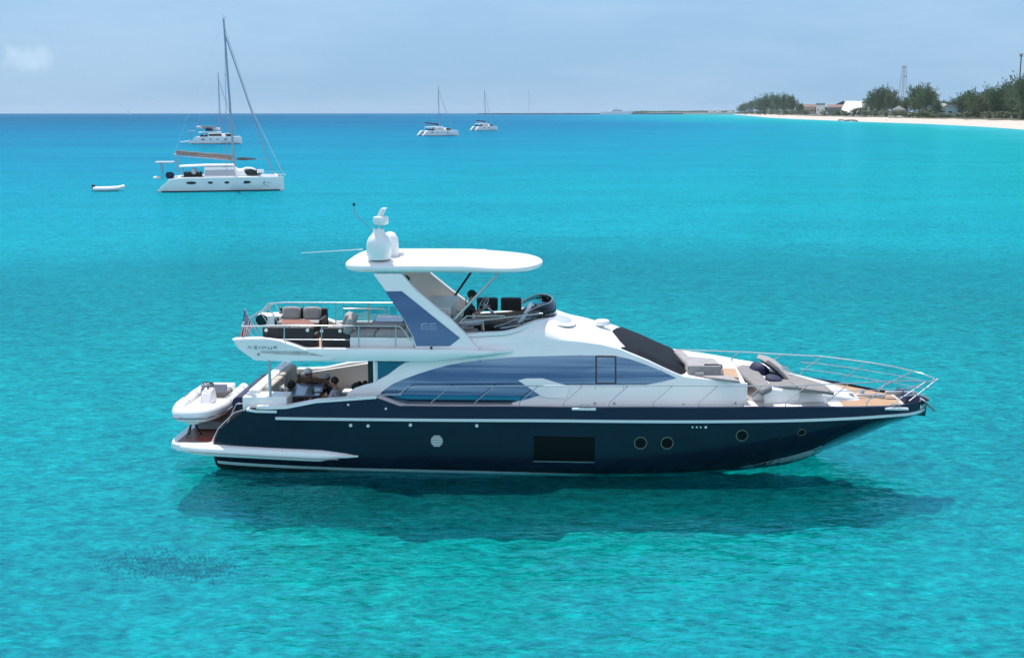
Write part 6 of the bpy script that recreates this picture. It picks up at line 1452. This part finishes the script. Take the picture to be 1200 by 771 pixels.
house(988,1013,121,118.6,76,wW,wW,'large building with a broad sloping bright white roof among the trees', roof='slant', depth=16, nwin=0, doors=0)
house(1012,1031,121,119,84,wW,rG,'white house half hidden by trees right of the large white roof', roof='flat', depth=8)
house(1046,1059,129,124.0,64,wP,wW,'small house with a bright white gable below the lattice tower', roof='gable_front', depth=7, nwin=2)
house(1089,1109,125,121.3,70,wG,rG,'grey-green hipped house with dark windows right of the tall casuarinas', roof='hip', depth=10, nwin=4)
house(1110,1127,126,123.2,66,wB,rG,'pale blue house left of the dense right-edge trees', roof='flat', depth=8, nwin=2)
# white garden wall
pa, pb_ = ground_pt(1040,56), ground_pt(1076,56); b = MB(); d_ = pb_-pa; b.poly_extrude([pa, pb_, pb_+Vector((0,0,1.4)), pa+Vector((0,0,1.4))],[pa+Vector((.1,.4,0)), pb_+Vector((.1,.4,0)), pb_+Vector((.1,.4,1.4)), pa+Vector((.1,.4,1.4))])
tag(b.build('garden_wall', wW), 'low white wall behind the beach below the lattice tower', 'wall')
# rocks by the water
rkm = mat('grey_rock', (.20,.18,.17), .9, noise_amt=.3, noise_scale=.6)
rnd = random.Random(12)
for k, px in enumerate((984.5,987.5,990.5,994,997.5,1001,1003.5)):
    p = ground_pt(px, rnd.uniform(-1,5)); b = MB(); s_ = rnd.uniform(1.3,2.4); b.ell((0,0,.3),(s_,s_*.8,s_*.6),9,6)
    b.v = [tuple(Vector(v)*(1+.25*mnoise.noise(Vector(v)*1.3+Vector((k*7,0,0))))) for v in b.v]
    tag(b.build('rock', rkm, world=(p.x,p.y,p.z), smooth=0), 'grey boulder in the row at the waterline below the large white roof', 'rock', 'boulders at the waterline')
# driftwood / rubble at the back of the beach (far left) : pale posts
for k, (px, hh) in enumerate(((873,2.4),(885,2.8),(891,3.4),(913,5),(916,7),(919,3),(936,3.5),(940,3),(955,3),(962,3))):
    p = ground_pt(px, 40); b = MB(); b.hexa([(-1.4,-.6,-.3),(1.4,-.6,-.3),(1.2,.6,-.3),(-1.2,.6,-.3),(-.5,-.3,hh*.8),(.3,-.4,hh),(.5,.4,hh*.9),(-.6,.4,hh*.7)]); 
    tag(b.build('limestone_outcrop', mat('pale_stone', (.42,.38,.35), .9), world=(p.x,p.y,p.z), smooth=0), 'pale limestone outcrop at the foot of the far left trees', 'rock', 'pale outcrops behind the far beach')
# bather on the beach
p = ground_pt(1038.5, 7); e = empty('person', (p.x,p.y,p.z-.1), 0.5); tag(e, 'tiny dark figure standing on the sand left of the lattice tower', 'person')
J = {'pelvis':(Vector((0,0,.92)),.13),'chest':(Vector((0,0,1.30)),.15),'neck':(Vector((0,0,1.50)),.06),'head':(Vector((0,0,1.66)),.095),'top':(Vector((0,0,1.75)),.06)}
E_ = [('pelvis','chest'),('chest','neck'),('neck','head'),('head','top')]
for sg, n_ in ((1,'l'),(-1,'r')):
    J['s'+n_] = (Vector((0,sg*.19,1.42)),.06); J['e'+n_] = (Vector((.03,sg*.25,1.14)),.042); J['w'+n_] = (Vector((.08,sg*.26,.88)),.03); J['f'+n_] = (Vector((.10,sg*.26,.76)),.02)
    J['k'+n_] = (Vector((.02,sg*.11,.48)),.06); J['a'+n_] = (Vector((0,sg*.12,.08)),.04); J['t'+n_] = (Vector((.18,sg*.13,.03)),.03)
    E_ += [('chest','s'+n_),('s'+n_,'e'+n_),('e'+n_,'w'+n_),('w'+n_,'f'+n_),('pelvis','k'+n_),('k'+n_,'a'+n_),('a'+n_,'t'+n_)]
skinned('body', J, E_, M['skin'], e, sub=1)
skinned('shorts', {'pelvis':(J['pelvis'][0],.15),'kl':(J['kl'][0]+Vector((0,0,.1)),.09),'kr':(J['kr'][0]+Vector((0,0,.1)),.09)}, [('pelvis','kl'),('pelvis','kr')], M['bluecloth'], e, sub=1)
# ---- lattice tower
steelm = mat('galvanised_steel', (.36,.36,.40), .6); 
p = ground_pt(1056, 210); Ht = hpx(p, 78.5); e = empty('radio_tower', p, .3); tag(e, 'tall grey lattice radio tower with antennas rising behind the trees', 'radio tower')
wb_, wt_2 = Ht*.085, Ht*.028; cs = ((-1,-1),(1,-1),(1,1),(-1,1))
for cx_, cy_ in cs:
    b = MB(); b.tube([(cx_*wb_,cy_*wb_,0),(cx_*wt_2,cy_*wt_2,Ht)],.30,5); b.build('leg', steelm, e)
b = MB(); NS = 14
for s_ in range(NS):
    for k in range(4):
        a_, c_ = cs[k], cs[(k+1)%4]; t0, t1 = s_/NS, (s_+1)/NS; w0, w1 = wb_+(wt_2-wb_)*t0, wb_+(wt_2-wb_)*t1
        b.tube([(a_[0]*w0,a_[1]*w0,Ht*t0),(c_[0]*w1,c_[1]*w1,Ht*t1)],.13,4)
        b.tube([(a_[0]*w1,a_[1]*w1,Ht*t1),(c_[0]*w1,c_[1]*w1,Ht*t1)],.13,4)
b.build('bracing', steelm, e)
b = MB(); b.box(-3.6,3.6,-.2,.2,Ht-.4,Ht-.1); b.build('antenna_arm', steelm, e)
for x in (-3.4,-1.2,1.2,3.4):
    b = MB(); b.box(x-.4,x+.4,-.3,.3,Ht-1.6,Ht+1.2); b.build('antenna', mat('antenna_grey', (.22,.22,.26), .6), e)
b = MB(); b.tube([(0,0,Ht),(0,0,Ht+3.5)],.10,5); b.build('whip_antenna', steelm, e)
b = MB(); b.lathe((wt_2+1.2,-.6,Ht*.80),[(1.2,0),(1.3,.4),(.4,.9)],14,'y'); b.build('dish', mat('dish_grey', (.25,.25,.30), .6), e)
# monopole at the right edge
p = ground_pt(1190.5, 150); Hp = hpx(p, 64); e = empty('phone_mast', p, 0); tag(e, 'dark brownish mast with antennas above the right-edge trees', 'mast')
b = MB(); b.tube([(0,0,0),(0,0,Hp)],.75,8,r2=.55); b.build('pole', mat('rusty_brown_steel', (.14,.08,.08), .7), e)
for k in range(5):
    a = 1.257*k; b = MB(); b.box(1.4*math.cos(a)-.25,1.4*math.cos(a)+.25,1.4*math.sin(a)-.2,1.4*math.sin(a)+.2,Hp-2.2,Hp+.8); b.tube([(0,0,Hp-.8),(1.4*math.cos(a),1.4*math.sin(a),Hp-.8)],.12,4); b.build('antenna', steelm, e)
# far thin mast
p = G(620, 134.1); p = Vector((p.x,p.y,drop(p.x,p.y))); Hm = hpx(p, 106); 
b = MB(); b.tube([(0,0,0),(0,0,Hm)],.9,5); k = [b.tube([(0,0,Hm*f),(Hm*.18,0,0)],.15,4) for f in ()]; o = b.build('guyed_mast', mat('pale_mast_steel', (.45,.48,.52), .6), world=p); tag(o, 'hair-thin pale mast on the horizon right of the two far catamarans', 'mast')
# far low jetty + point
def far_z(x, y): return drop(x, y)
a_, c_ = G(560, 134.1), G(862, 134.2)
b = MB(); N_ = 60; dpt = [a_.lerp(c_, i/N_) for i in range(N_+1)]
hgt = [2.2+2.4*abs(mnoise.noise(Vector((i*.7,0,0))))*(1 if i > 8 else i/8) for i in range(N_+1)]
b.rings([[(p.x,p.y,far_z(p.x,p.y)-1),(p.x,p.y,far_z(p.x,p.y)+h+1.2),(p.x+4,p.y+14,far_z(p.x,p.y)+h+1.2),(p.x+4,p.y+14,far_z(p.x,p.y)-1)] for p, h in zip(dpt, hgt)])
tag(b.build('breakwater', mat('dark_rock_breakwater', (.10,.10,.12), .9, noise_amt=.4, noise_scale=.05), smooth=0), 'long low dark breakwater along the horizon left of the wooded point', 'breakwater')
q0, q1 = G(742, 134.05), G(866, 134.35)
b = MB(); dpt = [q0.lerp(q1, i/50) for i in range(51)]
b.rings([[(p.x,p.y+30,far_z(p.x,p.y)-1),(p.x,p.y+34,far_z(p.x,p.y)+2.5+5*min(1,i/14)),(p.x+30,p.y+240,far_z(p.x,p.y)+3+5*min(1,i/14)),(p.x+30,p.y+244,far_z(p.x,p.y)-1)] for i, p in enumerate(dpt)])
tag(b.build('distant_headland', mat('pale_far_sand', (.40,.36,.33), .9, noise_amt=.2, noise_scale=.02), smooth=0), kind='structure')
b = MB(); rnd = random.Random(5)
for k in range(2600):
    t = rnd.random()**.8; p = q0.lerp(q1, .30+.66*t) if rnd.random() < .8 else q0.lerp(q1, rnd.uniform(0,.3)); hh = 6+10*max(0, mnoise.noise(Vector((p.x*.012, 3, 0)))+.35)
    c = Vector((p.x+rnd.uniform(0,20), p.y+60+rnd.uniform(0,120), far_z(p.x,p.y)+rnd.uniform(.2,1)*hh)); s_ = rnd.uniform(1.5,4)
    b.add([c+Vector((-s_,0,-s_*.5)), c+Vector((s_,1,-s_*.4)), c+Vector((s_*.5,0,s_)), c+Vector((-s_*.5,1,s_*.8))],[(0,1,2,3)])
tag(b.build('distant_wood', leafs[0], smooth=0), 'far low wood on the distant point along the horizon', 'wood', kind='stuff')
for px, lb in ((838,'far white house among the low trees on the distant point, left one'),(846,'far white house among the low trees on the distant point, middle one'),(859,'far white house at the right end of the distant point')):
    t = (px-742)/124; p = q0.lerp(q1, t); e = empty('house', (p.x,p.y+45,far_z(p.x,p.y)+6), 0); tag(e, lb, 'house')
    b = MB(); b.box(-10,10,-4,4,-2,5); b.build('wall', wW, e); b = MB(); b.add([(-11,-5,5),(11,-5,5),(11,5,5),(-11,5,5),(-6,0,8),(6,0,8)],[(0,3,2,1),(0,1,5,4),(1,2,5),(2,3,4,5),(3,0,4)]); b.build('roof', rB, e)
# big white ship at the horizon
p = G(722, 134.25); e = empty('white_ship', (p.x,p.y-20,far_z(p.x,p.y)), 0); e.scale = (1,1,1.7); tag(e, 'long white ship lying low on the horizon left of the wooded point', 'ship'); sc = (738-706)/1200*math.hypot(p.x,p.y)/2
b = MB(); b.rings([[(x*sc,-w,z0),(x*sc,-w*1.1,z1),(x*sc,w*1.1,z1),(x*sc,w,z0)] for x,w,z0,z1 in ((-1,5,-1,5),(-.6,7,-1,5.5),(.5,7,-1,6.5),(.85,4,0,7.5),(1,.5,4,8))]); b.build('hull', mat('ship_white', (.62,.62,.66), .6), e)
b = MB(); b.hexa([(-.45*sc,-5,5),(.5*sc,-5,6),(.5*sc,5,6),(-.45*sc,5,5),(-.25*sc,-4,12),(.25*sc,-4,11),(.25*sc,4,11),(-.25*sc,4,12)]); b.build('superstructure', M['bwhite'], e)
b = MB(); b.box(-.15*sc,.05*sc,-3,3,12,14.5); b.build('funnel', M['bwhite'], e)
b = MB(); b.box(-.30*sc,.32*sc,-5.2,-4.6,7.6,8.8); b.build('window_band', M['black'], e)

# ================================================================ haze
b = MB(); b.box(-9000, 9000, -1500, 19000, -60, 75); hz = b.build('haze', None or mat('haze', (1,1,1)), smooth=0); tag(hz, kind='stuff'); hz['label'] = 'thin pale sea haze over the whole bay'
nt = hz.data.materials[0].node_tree
for n_ in list(nt.nodes):
    if n_.type != 'OUTPUT_MATERIAL': nt.nodes.remove(n_)
pv = nt.nodes.new('ShaderNodeVolumePrincipled'); pv.inputs['Color'].default_value = (.68,.84,1,1); pv.inputs['Density'].default_value = 3e-5; pv.inputs['Anisotropy'].default_value = 0.0
nt.links.new(pv.outputs[0], [n_ for n_ in nt.nodes if n_.type == 'OUTPUT_MATERIAL'][0].inputs['Volume'])
